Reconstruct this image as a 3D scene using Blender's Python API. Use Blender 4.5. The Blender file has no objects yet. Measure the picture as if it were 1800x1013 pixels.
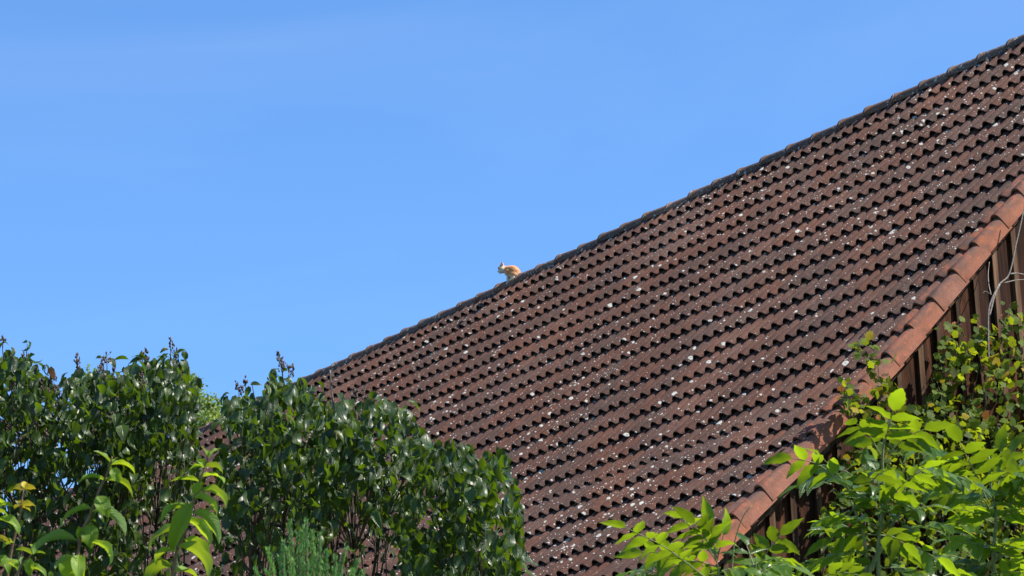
import bpy, math, random
import numpy as np
from mathutils import Vector, Matrix

R = math.radians
rnd = random.Random(11)
nr = np.random.RandomState(5)
S = bpy.context.scene
COL = S.collection

# ------------------------------------------------------------------ camera
CAM_M = np.array([[0.5309949, -0.25098229, -0.80935302],
                  [0.84636337, 0.11042868, 0.52103221],
                  [-0.04139407, -0.96167219, 0.27105928]])     # columns: camera right, down, forward in world axes
RIDGE_Z = 10.908
CAM_P = np.array([17.473, -17.837, 1.6])
FPX = 5866.0                                                   # focal length in pixels of the 1800 px wide photograph
cr, cd, cf = CAM_M[:, 0], CAM_M[:, 1], CAM_M[:, 2]
cam_d = bpy.data.cameras.new('camera')
cam = bpy.data.objects.new('camera', cam_d)
COL.objects.link(cam)
mw = Matrix.Identity(4)
for i in range(3):
    mw[i][0], mw[i][1], mw[i][2], mw[i][3] = cr[i], -cd[i], -cf[i], CAM_P[i]
cam.matrix_world = mw
cam_d.sensor_width = 36.0
cam_d.lens = FPX / 1800.0 * 36.0
cam_d.clip_start = 0.1
cam_d.clip_end = 3000.0
cam_d.dof.use_dof = True
cam_d.dof.focus_distance = 24.0
cam_d.dof.aperture_fstop = 38.0
S.camera = cam
S.render.resolution_x, S.render.resolution_y = 1024, 576

# ------------------------------------------------------------------ light
SUN = Vector((0.48, 0.43, 0.765)).normalized()        # direction towards the sun
world = bpy.data.worlds.new('World')
S.world = world
world.use_nodes = True
wn, wl = world.node_tree.nodes, world.node_tree.links
wn.clear()
sky = wn.new('ShaderNodeTexSky')
sky.sky_type = 'NISHITA'
sky.sun_disc = False
sky.sun_elevation = math.asin(SUN.z)
sky.sun_rotation = math.atan2(SUN.x, SUN.y)
sky.altitude = 400
sky.air_density = 1.0
sky.dust_density = 0.4
sky.ozone_density = 4.0
bg = wn.new('ShaderNodeBackground')
bg.inputs['Strength'].default_value = 0.075
wo = wn.new('ShaderNodeOutputWorld')
grade = wn.new('ShaderNodeMix'); grade.data_type = 'RGBA'; grade.blend_type = 'MULTIPLY'
grade.inputs[0].default_value = 1.0
grade.inputs[7].default_value = (0.77, 1.08, 1.36, 1.0)
wl.new(sky.outputs[0], grade.inputs[6])
wtc = wn.new('ShaderNodeTexCoord')                              # the faintest veils of high cirrus
wmp = wn.new('ShaderNodeMapping'); wmp.inputs['Scale'].default_value = (2.0, 2.0, 9.0); wmp.inputs['Rotation'].default_value = (0.5, 0.2, 0.4)
wno = wn.new('ShaderNodeTexNoise'); wno.inputs['Scale'].default_value = 1.6; wno.inputs['Detail'].default_value = 6; wno.inputs['Distortion'].default_value = 0.8
wmr = wn.new('ShaderNodeMapRange'); wmr.inputs['From Min'].default_value = 0.42; wmr.inputs['From Max'].default_value = 0.8
wmr.inputs['To Max'].default_value = 0.15
wmx = wn.new('ShaderNodeMix'); wmx.data_type = 'RGBA'; wmx.inputs[7].default_value = (3.4, 4.6, 6.6, 1)
wl.new(wtc.outputs['Generated'], wmp.inputs[0]); wl.new(wmp.outputs[0], wno.inputs[0]); wl.new(wno.outputs[0], wmr.inputs[0])
wl.new(wmr.outputs[0], wmx.inputs[0]); wl.new(grade.outputs[2], wmx.inputs[6]); wl.new(wmx.outputs[2], bg.inputs[0])
wl.new(bg.outputs[0], wo.inputs[0])
sun_d = bpy.data.lights.new('sun', 'SUN')
sun_d.energy = 4.4
sun_d.angle = R(0.53)
sun_d.color = (1.0, 0.94, 0.83)
sun = bpy.data.objects.new('sun', sun_d)
COL.objects.link(sun)
sun.rotation_euler = SUN.to_track_quat('Z', 'Y').to_euler()
sun.location = (20, 10, 40)
S.view_settings.view_transform = 'Standard'
S.view_settings.look = 'None'
S.view_settings.exposure = 1.19
S.view_settings.gamma = 1.0
S.view_settings.use_curve_mapping = False
S.cycles.max_bounces = 8
S.cycles.transparent_max_bounces = 8


def at(px, py, d):
    """world point seen at pixel (px, py) of the photograph, d metres in front of the camera"""
    v = CAM_M @ np.array([(px - 900.0) / FPX, (py - 506.5) / FPX, 1.0])
    return CAM_P + v * d


# ------------------------------------------------------------------ object helpers
def link(o, parent=None):
    COL.objects.link(o)
    if parent is not None:
        o.parent = parent
    return o


def tag(o, label=None, cat=None, group=None, kind=None):
    if label: o['label'] = label
    if cat: o['category'] = cat
    if group: o['group'] = group
    if kind: o['kind'] = kind
    return o


def empty(name, loc=(0, 0, 0)):
    o = bpy.data.objects.new(name, None)
    o.empty_display_size = 0.3
    o.location = loc
    return link(o)


class T:
    """a template shape: vertices, faces, uv per vertex, material index per face"""
    def __init__(s, v, f, uv=None, mi=None):
        s.v = np.array(v, float).reshape(-1, 3)
        s.f = [tuple(q) for q in f]
        s.uv = np.zeros((len(s.v), 2)) if uv is None else np.array(uv, float)
        s.mi = [0] * len(s.f) if mi is None else list(mi)


def raw_mesh(name, V, loops, starts, totals, UV, MI, TINT, mats, smooth=True):
    me = bpy.data.meshes.new(name)
    me.vertices.add(len(V)); me.vertices.foreach_set('co', np.ascontiguousarray(V, dtype=np.float32).ravel())
    me.loops.add(len(loops)); me.loops.foreach_set('vertex_index', np.asarray(loops, dtype=np.int32))
    me.polygons.add(len(starts))
    me.polygons.foreach_set('loop_start', np.asarray(starts, dtype=np.int32))
    me.polygons.foreach_set('loop_total', np.asarray(totals, dtype=np.int32))
    me.polygons.foreach_set('material_index', np.asarray(MI, dtype=np.int32))
    me.polygons.foreach_set('use_smooth', np.full(len(starts), smooth, dtype=bool))
    me.update(calc_edges=True)
    uvl = me.uv_layers.new(name='UVMap')
    uvl.data.foreach_set('uv', np.asarray(UV, dtype=np.float32)[np.asarray(loops)].ravel())
    at_ = me.attributes.new('tint', 'FLOAT', 'POINT')
    at_.data.foreach_set('value', np.asarray(TINT, dtype=np.float32))
    for m in mats: me.materials.append(m)
    me.validate()
    return me


def mesh_many(name, items, mats, smooth=True):
    """items: list of (template, 4x4 numpy matrix or None, tint) joined into one mesh"""
    V, L, ST, TO, UV, MI, TI = [], [], [], [], [], [], []
    off = 0; lo = 0
    cache = {}
    for t, m, ti in items:
        k = id(t)
        if k not in cache:
            tot = np.array([len(q) for q in t.f]); fl = np.array([i for q in t.f for i in q])
            cache[k] = (tot, fl, np.concatenate([[0], np.cumsum(tot)[:-1]]))
        tot, fl, st = cache[k]
        v = t.v if m is None else t.v @ m[:3, :3].T + m[:3, 3]
        V.append(v); L.append(fl + off); ST.append(st + lo); TO.append(tot)
        UV.append(t.uv); MI.append(t.mi); TI.append(np.full(len(v), ti))
        off += len(v); lo += len(fl)
    return raw_mesh(name, np.concatenate(V), np.concatenate(L), np.concatenate(ST), np.concatenate(TO),
                    np.concatenate(UV), np.concatenate(MI), np.concatenate(TI), mats, smooth)


def obj(name, t, mats, parent=None, tint=0.5, smooth=True):
    if not isinstance(mats, (list, tuple)): mats = [mats]
    items = t if isinstance(t, list) else [(t, None, tint)]
    return link(bpy.data.objects.new(name, mesh_many(name, items, mats, smooth)), parent)


def inst(name, me, m, parent=None):
    o = bpy.data.objects.new(name, me)
    link(o, parent)
    M = Matrix([list(r) for r in m])
    if parent is not None:
        M = Matrix.Translation(parent.location).inverted() @ M
    o.matrix_local = M
    return o


def box(x0, x1, y0, y1, z0, z1):
    v = [(x, y, z) for z in (z0, z1) for y in (y0, y1) for x in (x0, x1)]
    return T(v, [(0, 2, 3, 1), (4, 5, 7, 6), (0, 1, 5, 4), (2, 6, 7, 3), (0, 4, 6, 2), (1, 3, 7, 5)])


def tube(pts, radii, n=6, cap=True):
    pts = [np.array(p, float) for p in pts]
    if not hasattr(radii, '__len__'): radii = [radii] * len(pts)
    V, F, U = [], [], []
    prev = None
    for i, p in enumerate(pts):
        d = pts[min(i + 1, len(pts) - 1)] - pts[max(i - 1, 0)]
        d /= (np.linalg.norm(d) + 1e-9)
        a = np.cross(d, [0.3, 0.2, 0.93]) if prev is None else prev - d * (prev @ d)
        a /= (np.linalg.norm(a) + 1e-9); prev = a
        b = np.cross(d, a)
        for k in range(n):
            w = 2 * math.pi * k / n
            V.append(p + radii[i] * (math.cos(w) * a + math.sin(w) * b)); U.append((k / n, i))
    for i in range(len(pts) - 1):
        for k in range(n):
            F.append((i * n + k, i * n + (k + 1) % n, (i + 1) * n + (k + 1) % n, (i + 1) * n + k))
    if cap:
        F.append(tuple(range(n))[::-1]); F.append(tuple((len(pts) - 1) * n + k for k in range(n)))
    return T(V, F, U)


def smooth_path(pts, k=4):
    """Catmull-Rom through the points"""
    P = [np.array(p, float) for p in pts]
    P = [2 * P[0] - P[1]] + P + [2 * P[-1] - P[-2]]
    out = []
    for i in range(1, len(P) - 2):
        for j in range(k):
            t = j / k
            out.append(0.5 * ((2 * P[i]) + (-P[i-1] + P[i+1]) * t + (2*P[i-1] - 5*P[i] + 4*P[i+1] - P[i+2]) * t*t + (-P[i-1] + 3*P[i] - 3*P[i+1] + P[i+2]) * t**3))
    out.append(P[-2])
    return out


def stalk(g, pts):
    """straight lower stalk from the ground, then a smooth path through pts"""
    up = smooth_path(pts, 4)
    p0 = up[0]; back = (p0 - up[1]); back /= np.linalg.norm(back)
    q = p0 + back * 0.12
    return [g, g * .66 + q * .34 + nr.normal(0, .015, 3), g * .3 + q * .7 + nr.normal(0, .015, 3), q] + up


def frame(pos, ydir, nrm, sx=1.0, sy=None, sz=None):
    """4x4 with local Y along ydir, local Z near nrm"""
    y = np.array(ydir, float); y /= np.linalg.norm(y)
    z = np.array(nrm, float); z = z - y * (z @ y)
    l = np.linalg.norm(z)
    if l < 1e-4:
        z = np.cross(y, [0.31, 0.77, 0.2]); l = np.linalg.norm(z)
    z /= l
    x = np.cross(y, z)
    sy = sx if sy is None else sy; sz = sx if sz is None else sz
    m = np.eye(4); m[:3, 0] = x * sx; m[:3, 1] = y * sy; m[:3, 2] = z * sz; m[:3, 3] = pos
    return m


# ------------------------------------------------------------------ materials
def new_mat(name):
    m = bpy.data.materials.new(name); m.use_nodes = True
    n, l = m.node_tree.nodes, m.node_tree.links
    n.clear()
    out = n.new('ShaderNodeOutputMaterial')
    b = n.new('ShaderNodeBsdfPrincipled')
    l.new(b.outputs[0], out.inputs[0])
    return m, n, l, b, out


class NB:
    def __init__(s, n, l): s.n, s.l = n, l
    def _in(s, node, key, v):
        if v is None: return
        if isinstance(v, bpy.types.NodeSocket): s.l.new(v, node.inputs[key])
        else:
            if isinstance(v, tuple) and len(v) == 3 and node.inputs[key].type == 'RGBA': v = (*v, 1)
            node.inputs[key].default_value = v
    def math(s, op, a, b=None, c=None, clamp=False):
        m = s.n.new('ShaderNodeMath'); m.operation = op; m.use_clamp = clamp
        s._in(m, 0, a); s._in(m, 1, b); s._in(m, 2, c); return m.outputs[0]
    def noise(s, vec, scale, detail=3, rough=0.55, dist=0.0):
        m = s.n.new('ShaderNodeTexNoise'); s._in(m, 'Vector', vec); s._in(m, 'Scale', scale); s._in(m, 'Detail', detail)
        s._in(m, 'Roughness', rough); s._in(m, 'Distortion', dist); return m.outputs[0], m.outputs[1]
    def voro(s, vec, scale, feature='F1', rand=1.0):
        m = s.n.new('ShaderNodeTexVoronoi'); m.feature = feature; s._in(m, 'Vector', vec); s._in(m, 'Scale', scale)
        s._in(m, 'Randomness', rand); return m
    def mapping(s, vec, scale=(1, 1, 1), rot=(0, 0, 0), loc=(0, 0, 0)):
        m = s.n.new('ShaderNodeMapping'); s._in(m, 'Vector', vec)
        m.inputs['Scale'].default_value = scale; m.inputs['Rotation'].default_value = rot; m.inputs['Location'].default_value = loc
        return m.outputs[0]
    def rng(s, v, a, b, c=0.0, d=1.0, smooth=False):
        m = s.n.new('ShaderNodeMapRange'); m.interpolation_type = 'SMOOTHSTEP' if smooth else 'LINEAR'
        s._in(m, 'Value', v); s._in(m, 'From Min', a); s._in(m, 'From Max', b); s._in(m, 'To Min', c); s._in(m, 'To Max', d)
        return m.outputs[0]
    def mix(s, fac, a, b, typ='MIX'):
        m = s.n.new('ShaderNodeMix'); m.data_type = 'RGBA'; m.blend_type = typ
        s._in(m, 0, fac); s._in(m, 6, a); s._in(m, 7, b); return m.outputs[2]
    def bump(s, h, strength=0.5, dist=0.01, nrm=None):
        m = s.n.new('ShaderNodeBump'); s._in(m, 'Height', h); m.inputs['Strength'].default_value = strength
        m.inputs['Distance'].default_value = dist
        if nrm is not None: s.l.new(nrm, m.inputs['Normal'])
        return m.outputs[0]
    def pos(s): return s.n.new('ShaderNodeNewGeometry').outputs['Position']
    def attr(s, name):
        m = s.n.new('ShaderNodeAttribute'); m.attribute_name = name; return m.outputs['Fac']
    def uv(s):
        return s.n.new('ShaderNodeUVMap').outputs[0]
    def sep(s, v):
        m = s.n.new('ShaderNodeSeparateXYZ'); s.l.new(v, m.inputs[0]); return m.outputs
    def hsv(s, col, h=0.5, sat=1.0, v=1.0):
        m = s.n.new('ShaderNodeHueSaturation'); s._in(m, 'Color', col); s._in(m, 'Hue', h); s._in(m, 'Saturation', sat); s._in(m, 'Value', v)
        return m.outputs[0]


def tile_material(name, dark, mid, light, lichen, warm=None, var=0.75):
    m, n, l, b, out = new_mat(name)
    q = NB(n, l)
    P = q.pos(); tint = q.attr('tint')
    big, _ = q.noise(P, 0.9, 4)
    med, _ = q.noise(P, 9.0, 5, 0.65)
    # grain running down the slope
    G = q.mapping(P, scale=(42, 5, 5))
    grain, _ = q.noise(G, 1.6, 5, 0.7)
    fine, _ = q.noise(P, 140.0, 4, 0.7)
    f = q.math('ADD', q.math('MULTIPLY', grain, 0.55), q.math('MULTIPLY', med, 0.45))
    c = q.mix(q.rng(f, 0.36, 0.66), dark, mid)
    c = q.mix(q.rng(q.math('ADD', q.math('MULTIPLY', fine, 0.5), q.math('MULTIPLY', big, 0.5)), 0.5, 0.68), c, light)
    c = q.hsv(c, 0.5, q.rng(tint, 0, 1, 1 - .18 * var, 1 + .15 * var), q.rng(tint, 0, 1, 1 - 0.26 * var, 1 + 0.26 * var))
    if warm:
        w, _ = q.noise(P, 3.3, 4, 0.6)
        c = q.mix(q.rng(w, 0.55, 0.75, 0, 0.75), c, warm)
    pt, _ = q.noise(P, 85.0, 4, 0.75)
    c = q.mix(q.rng(pt, 0.56, 0.68, 0, 0.55), c, tuple(min(1, k * (1.9 if not name.startswith('orange') else 1.25)) for k in light))
    c = q.mix(q.rng(pt, 0.43, 0.34, 0, 0.65), c, tuple(k * 0.45 for k in dark))
    # reddish worn blotches and grey-green film
    r1, _ = q.noise(P, 23.0, 3, 0.6)
    c = q.mix(q.rng(r1, 0.58, 0.72, 0, 0.45), c, tuple(min(1, k * s) for k, s in zip(mid, (1.9, 1.35, 1.2))))
    g1, _ = q.noise(q.mapping(P, loc=(7, 3, 1)), 6.0, 5, 0.7)
    c = q.mix(q.rng(g1, 0.52, 0.74, 0, 0.25), c, (0.10, 0.09, 0.07))
    hgt = q.math('ADD', q.math('MULTIPLY', grain, 0.7), q.math('MULTIPLY', fine, 0.5))
    if lichen > 0:
        _, nv = q.noise(P, 60.0, 2)
        vm = n.new('ShaderNodeVectorMath'); vm.operation = 'MULTIPLY_ADD'
        l.new(nv, vm.inputs[0]); vm.inputs[1].default_value = (0.012,) * 3; l.new(P, vm.inputs[2])
        D = vm.outputs[0]
        dens, _ = q.noise(P, 0.55, 2)
        total = None
        for sc, rad, thr in ((7.0, 0.17, 0.50), (13.0, 0.19, 0.42), (27.0, 0.22, 0.24), (60.0, 0.27, 0.24)):
            v = q.voro(q.mapping(D, loc=(sc, 2 * sc, 3)), sc)
            cs = q.sep(v.outputs['Color'])
            keep = q.math('LESS_THAN', cs[0], q.math('MULTIPLY', q.rng(dens, 0.3, 0.7, 0.45, 1.4), thr * lichen))
            rr = q.rng(cs[1], 0, 1, rad * 0.45, rad * 1.25)
            e = q.math('SUBTRACT', rr, v.outputs['Distance'])
            spot = q.math('MULTIPLY', q.rng(e, 0.0, rad * 0.22), keep)
            if sc < 20:     # rings with a darker middle
                core = q.math('MULTIPLY', q.rng(v.outputs['Distance'], rad * 0.12, rad * 0.5, 0.55, 0.0), q.math('GREATER_THAN', cs[2], 0.45))
                spot = q.math('MULTIPLY', spot, q.math('SUBTRACT', 1.0, core))
            total = spot if total is None else q.math('MAXIMUM', total, spot)
        br, _ = q.noise(P, 210.0, 2)
        lc = q.mix(q.rng(br, 0.35, 0.65), (0.24, 0.23, 0.20), (0.52, 0.51, 0.47))
        c = q.mix(total, c, lc)
        hgt = q.math('ADD', hgt, q.math('MULTIPLY', total, 0.6))
    l.new(c, b.inputs['Base Color'])
    b.inputs['Roughness'].default_value = 0.82
    b.inputs['Specular IOR Level'].default_value = 0.35
    l.new(q.bump(hgt, 0.75, 0.004), b.inputs['Normal'])
    return m


MAT_TILE = tile_material('weathered_brown_tile', (0.031, 0.013, 0.008), (0.084, 0.032, 0.019), (0.135, 0.061, 0.040), 1.2)
MAT_CAP = tile_material('ridge_tile_brown', (0.060, 0.028, 0.017), (0.13, 0.062, 0.038), (0.21, 0.13, 0.09), 1.7)
MAT_RIDGEMORTAR = tile_material('dark_ridge_mortar', (0.03, 0.02, 0.02), (0.05, 0.035, 0.03), (0.07, 0.055, 0.05), 0)
MAT_VERGE = tile_material('orange_clay_tile', (0.17, 0.050, 0.023), (0.275, 0.084, 0.037), (0.28, 0.092, 0.043), 0.10, var=0.35)


def verge_stains():
    nt = MAT_VERGE.node_tree; n, l = nt.nodes, nt.links; q = NB(n, l)
    b = [x for x in n if x.type == 'BSDF_PRINCIPLED'][0]
    src = b.inputs['Base Color'].links[0].from_socket
    P = q.pos()
    uvs = q.sep(q.uv())
    s1, _ = q.noise(q.mapping(P, scale=(1, 1, 1)), 11.0, 5, 0.7, 0.6)
    edge = q.rng(uvs[0], 0.66, 0.88, 1.0, 0.0)                 # algae keeps to the roll, the flap stays clean
    s2, _ = q.noise(q.mapping(P, scale=(6, 1, 1)), 5.0, 6, 0.75, 1.0)
    fac = q.math('MAXIMUM', q.math('MULTIPLY', q.rng(s1, 0.36, 0.58, 0, 0.95), q.math('ADD', q.math('MULTIPLY', edge, 0.75), 0.25)), q.rng(s2, 0.52, 0.70, 0, 0.75))
    c = q.mix(fac, src, (0.075, 0.042, 0.032))
    l.new(c, b.inputs['Base Color'])


verge_stains()


def wood_material(name, dark, mid, light):
    m, n, l, b, out = new_mat(name)
    q = NB(n, l); P = q.pos(); tint = q.attr('tint')
    G = q.mapping(P, scale=(30, 30, 1.3))
    g, _ = q.noise(G, 2.2, 6, 0.7, 0.5)
    g2, _ = q.noise(q.mapping(P, scale=(9, 9, 0.5)), 2.0, 4, 0.6)
    c = q.mix(q.rng(g, 0.35, 0.62), dark, mid)
    c = q.mix(q.rng(g2, 0.48, 0.72, 0, 0.8), c, light)
    c = q.hsv(c, 0.5, 1.0, q.rng(tint, 0, 1, 0.55, 1.5))
    st, _ = q.noise(P, 2.6, 4, 0.7)
    c = q.mix(q.rng(st, 0.5, 0.7, 0, 0.8), c, (0.02, 0.012, 0.01))
    l.new(c, b.inputs['Base Color']); b.inputs['Roughness'].default_value = 0.85
    b.inputs['Specular IOR Level'].default_value = 0.12
    l.new(q.bump(g, 0.8, 0.006), b.inputs['Normal'])
    return m


MAT_BOARD = wood_material('weathered_red_brown_board', (0.007, 0.0035, 0.002), (0.046, 0.015, 0.007), (0.105, 0.036, 0.015))
MAT_BATTEN = wood_material('weathered_batten', (0.02, 0.010, 0.006), (0.075, 0.038, 0.022), (0.14, 0.085, 0.052))
MAT_UNDER = wood_material('dark_roof_underlay', (0.008, 0.006, 0.005), (0.015, 0.01, 0.008), (0.02, 0.015, 0.012))


def leaf_material(name, dark, light, trans, rough=0.42, transw=0.35, vein=0.0, under=None, odd=None, spec=0.5, coat=0.0):
    m, n, l, b, out = new_mat(name)
    q = NB(n, l); tint = q.attr('tint'); u = q.sep(q.uv()); P = q.pos()
    ns, _ = q.noise(P, 30.0, 3)
    c = q.mix(q.math('ADD', q.math('MULTIPLY', tint, 0.8), q.math('MULTIPLY', ns, 0.3)), dark, light)
    if odd:
        for lo, hi, oc in odd:
            k = q.math('MULTIPLY', q.math('GREATER_THAN', tint, lo), q.math('LESS_THAN', tint, hi))
            c = q.mix(k, c, oc)
    mid = q.rng(q.math('ABSOLUTE', q.math('SUBTRACT', u[0], 0.5)), 0.0, 0.05, 1.0, 0.0)
    # side veins sweep forward from the midrib
    ph = q.math('ADD', q.math('MULTIPLY', u[1], 11.0), q.math('MULTIPLY', q.math('ABSOLUTE', q.math('SUBTRACT', u[0], 0.5)), -7.0))
    wv = q.math('FRACT', ph)
    sv = q.rng(q.math('ABSOLUTE', q.math('SUBTRACT', wv, 0.5)), 0.0, 0.16, 1.0, 0.0, True)
    lines = q.math('MAXIMUM', q.math('MULTIPLY', mid, 0.8), q.math('MULTIPLY', sv, 0.35))
    if vein > 0:
        c = q.mix(q.math('MULTIPLY', lines, vein), c, tuple(min(1, k * 1.8 + 0.03) for k in light))
    geo = n.new('ShaderNodeNewGeometry')
    if under:
        c = q.mix(q.math('MULTIPLY', geo.outputs['Backfacing'], 0.65), c, under)
    l.new(c, b.inputs['Base Color']); b.inputs['Roughness'].default_value = rough
    b.inputs['Specular IOR Level'].default_value = spec
    if coat: b.inputs['Coat Weight'].default_value = coat; b.inputs['Coat Roughness'].default_value = 0.25
    rel = q.math('ADD', q.math('MULTIPLY', lines, -1.0), q.math('MULTIPLY', ns, 0.8))
    bn = q.bump(rel, 0.55 if vein > 0 else 0.3, 0.0035)
    l.new(bn, b.inputs['Normal'])
    t = n.new('ShaderNodeBsdfTranslucent')
    tc = q.mix(tint, tuple(k * 0.4 for k in trans), trans)
    if odd:
        for lo, hi, oc in odd:
            k = q.math('MULTIPLY', q.math('GREATER_THAN', tint, lo), q.math('LESS_THAN', tint, hi))
            tc = q.mix(k, tc, oc)
    if vein > 0: tc = q.mix(q.math('MULTIPLY', lines, 0.35 * vein), tc, tuple(k * 0.45 for k in trans))
    l.new(tc, t.inputs[0])
    mx = n.new('ShaderNodeMixShader'); mx.inputs[0].default_value = transw
    l.new(b.outputs[0], mx.inputs[1]); l.new(t.outputs[0], mx.inputs[2]); l.new(mx.outputs[0], out.inputs[0])
    return m


MAT_LILAC = leaf_material('lilac_leaf_green', (0.003, 0.010, 0.001), (0.044, 0.078, 0.004), (0.22, 0.38, 0.008), 0.37, 0.23,
                          under=(0.022, 0.045, 0.012), odd=((0.985, 2.0, (0.20, 0.09, 0.04)),), spec=0.40, vein=0.25)
MAT_SHOOT = leaf_material('bright_shoot_leaf', (0.11, 0.20, 0.012), (0.18, 0.29, 0.018), (0.48, 0.62, 0.015), 0.48, 0.45, vein=0.45,
                          under=(0.13, 0.22, 0.07), spec=0.45)
MAT_YELLOW = leaf_material('yellowing_leaf', (0.42, 0.33, 0.02), (0.50, 0.40, 0.02), (0.60, 0.48, 0.03), 0.5, 0.35, vein=0.2)
MAT_PINNATE = leaf_material('pinnate_leaf_green', (0.018, 0.050, 0.004), (0.070, 0.135, 0.007), (0.42, 0.60, 0.01), 0.32, 0.38, vein=0.4,
                            under=(0.04, 0.09, 0.015), spec=0.5)
MAT_VINE = leaf_material('vine_leaf', (0.022, 0.055, 0.005), (0.105, 0.150, 0.008), (0.42, 0.50, 0.015), 0.60, 0.45, under=(0.05, 0.085, 0.015),
                         odd=((0.91, 0.955, (0.30, 0.22, 0.010)), (0.955, 0.97, (0.28, 0.10, 0.03)), (0.97, 2.0, (0.17, 0.10, 0.06))), spec=0.2)
MAT_TREE = leaf_material('tree_leaf_green', (0.10, 0.17, 0.035), (0.17, 0.25, 0.05), (0.38, 0.50, 0.08), 0.5, 0.4)
MAT_JUNIPER = leaf_material('feathery_conifer_green', (0.07, 0.20, 0.06), (0.17, 0.34, 0.06), (0.28, 0.50, 0.07), 0.6, 0.3)


def plain_mat(name, c0, c1, scale=8.0, rough=0.8, bumpd=0.004):
    m, n, l, b, out = new_mat(name); q = NB(n, l); P = q.pos()
    a, _ = q.noise(P, scale, 5, 0.65)
    l.new(q.mix(q.rng(a, 0.35, 0.65), c0, c1), b.inputs['Base Color']); b.inputs['Roughness'].default_value = rough
    l.new(q.bump(a, 0.5, bumpd), b.inputs['Normal'])
    return m


MAT_BARK = plain_mat('brown_bark', (0.022, 0.015, 0.010), (0.07, 0.05, 0.035), 40)
MAT_GREYBARK = plain_mat('pale_grey_bark', (0.09, 0.07, 0.055), (0.24, 0.20, 0.17), 60)
MAT_GREENSTEM = plain_mat('green_stem', (0.10, 0.14, 0.04), (0.22, 0.22, 0.10), 60)
MAT_REDSTEM = plain_mat('reddish_stem', (0.12, 0.06, 0.03), (0.20, 0.12, 0.06), 60)
MAT_SEED = plain_mat('brown_seed_head', (0.030, 0.018, 0.014), (0.085, 0.05, 0.035), 90)
MAT_GRASS = plain_mat('meadow_ground', (0.035, 0.07, 0.015), (0.08, 0.10, 0.03), 1.7, 0.9, 0.03)
MAT_PLASTER = plain_mat('old_lime_plaster', (0.40, 0.36, 0.30), (0.55, 0.50, 0.43), 3.0)

# ------------------------------------------------------------------ ground
gv, gf = [], []
for i, rad in enumerate((0, 15, 40, 120, 400, 1500)):
    if i == 0: gv.append((0, 0, 0)); continue
    for k in range(32): gv.append((rad * math.cos(k * math.pi / 16), rad * math.sin(k * math.pi / 16), 0))
for k in range(32): gf.append((0, 1 + k, 1 + (k + 1) % 32))
for i in range(4):
    for k in range(32):
        a, b_ = 1 + i * 32 + k, 1 + i * 32 + (k + 1) % 32
        gf.append((a, a + 32, b_ + 32, b_))
ground = tag(obj('ground', T(gv, gf), MAT_GRASS), kind='structure')

# ------------------------------------------------------------------ barn
COVER, CW = 0.3146, 0.30
P1, P2 = R(45.97), R(41.70)
KINK = 16                                   # courses above the change of pitch
NROW = 30
XEND = -27.0


def slope_pt(s):
    """(y, z, pitch) on the camera-side slope, s metres down from the ridge"""
    k = KINK * COVER
    if s <= k: return -s * math.cos(P1), RIDGE_Z - s * math.sin(P1), P1
    t = s - k
    return -k * math.cos(P1) - t * math.cos(P2), RIDGE_Z - k * math.sin(P1) - t * math.sin(P2), P2


def slope_frame(x, s, pitch=None):
    y, z, p = slope_pt(s)
    if pitch is None: pitch = p
    m = np.eye(4)
    m[:3, 0] = (1, 0, 0)
    m[:3, 1] = (0, -math.cos(pitch), -math.sin(pitch))         # down the slope
    m[:3, 2] = (0, -math.sin(pitch), math.cos(pitch))          # out of the roof
    m[:3, 0] *= -1                                             # keeps it right-handed: local x runs towards the far end
    m[:3, 3] = (x, y, z)
    return m


def wave(x, amp):
    d = abs(((x - 0.075 + 0.075) % 0.15) - 0.075)              # distance from the crest of the roll
    if d < 0.044: return amp * math.cos(math.pi / 2 * d / 0.044) ** 0.75
    return -0.22 * amp * math.cos(math.pi / 2 * (0.075 - d) / 0.031)


XS = [0.003]
for c_ in (0.075, 0.225):
    XS += [c_ + o_ for o_ in (-0.058, -0.044, -0.038, -0.028, -0.014, 0.0, 0.014, 0.028, 0.038, 0.044, 0.058)]
    XS.append(0.150 if c_ < 0.1 else 0.297)
NX = len(XS)


def tile_template(jit, xs=None, verge=False):
    """double-roll tile; local x 0..0.30, y from -0.07 (head, covered) to COVER (front edge)"""
    rr = random.Random(jit)
    if xs is None:
        xs = XS
    prof = []
    for x in xs: prof.append((x, None))
    warp = rr.uniform(-0.002, 0.003); skew = rr.uniform(-0.003, 0.003)
    rows = [(-0.07, 0.0, 0.029), (0.20, 0.022, 0.033), (COVER - 0.008, 0.0345, 0.036), (COVER, 0.0335, 0.0355)]
    V, F, U = [], [], []
    nx = len(xs)
    for (y, base, amp) in rows:
        for i, x in enumerate(xs):
            z = base + wave(x, amp) + warp * (y / COVER) + skew * (x - .15) / .15
            if i == 0: z -= 0.006
            V.append((x, y, z)); U.append((x / 0.3, y / COVER))
    # front face: down to a lip, then back under
    for i, x in enumerate(xs):
        z = 0.0335 + wave(x, 0.0355) + warp + skew * (x - .15) / .15 - 0.006
        V.append((x, COVER - 0.002, z)); U.append((x / .3, 1))
    for i, x in enumerate(xs):
        z = 0.0325 + wave(x, 0.035) + warp - 0.007
        V.append((x, COVER - 0.10, z - 0.006)); U.append((x / .3, .7))
    for r in range(5):
        for i in range(nx - 1):
            a = r * nx + i
            F.append((a, a + nx, a + nx + 1, a + 1))
    # side cheeks
    for e in (0, nx - 1):
        F.append((1 * nx + e, 2 * nx + e, 4 * nx + e, 5 * nx + e))
        F.append((2 * nx + e, 3 * nx + e, 4 * nx + e))
    return T(V, F, U)


TILE_T = [tile_template(100 + i) for i in range(10)]
tile_meshes = []
for i in range(24):
    me = mesh_many('tile', [(TILE_T[i % 10], None, rnd.uniform(0.0, 1.0))], [MAT_TILE])
    tile_meshes.append(me)


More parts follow.
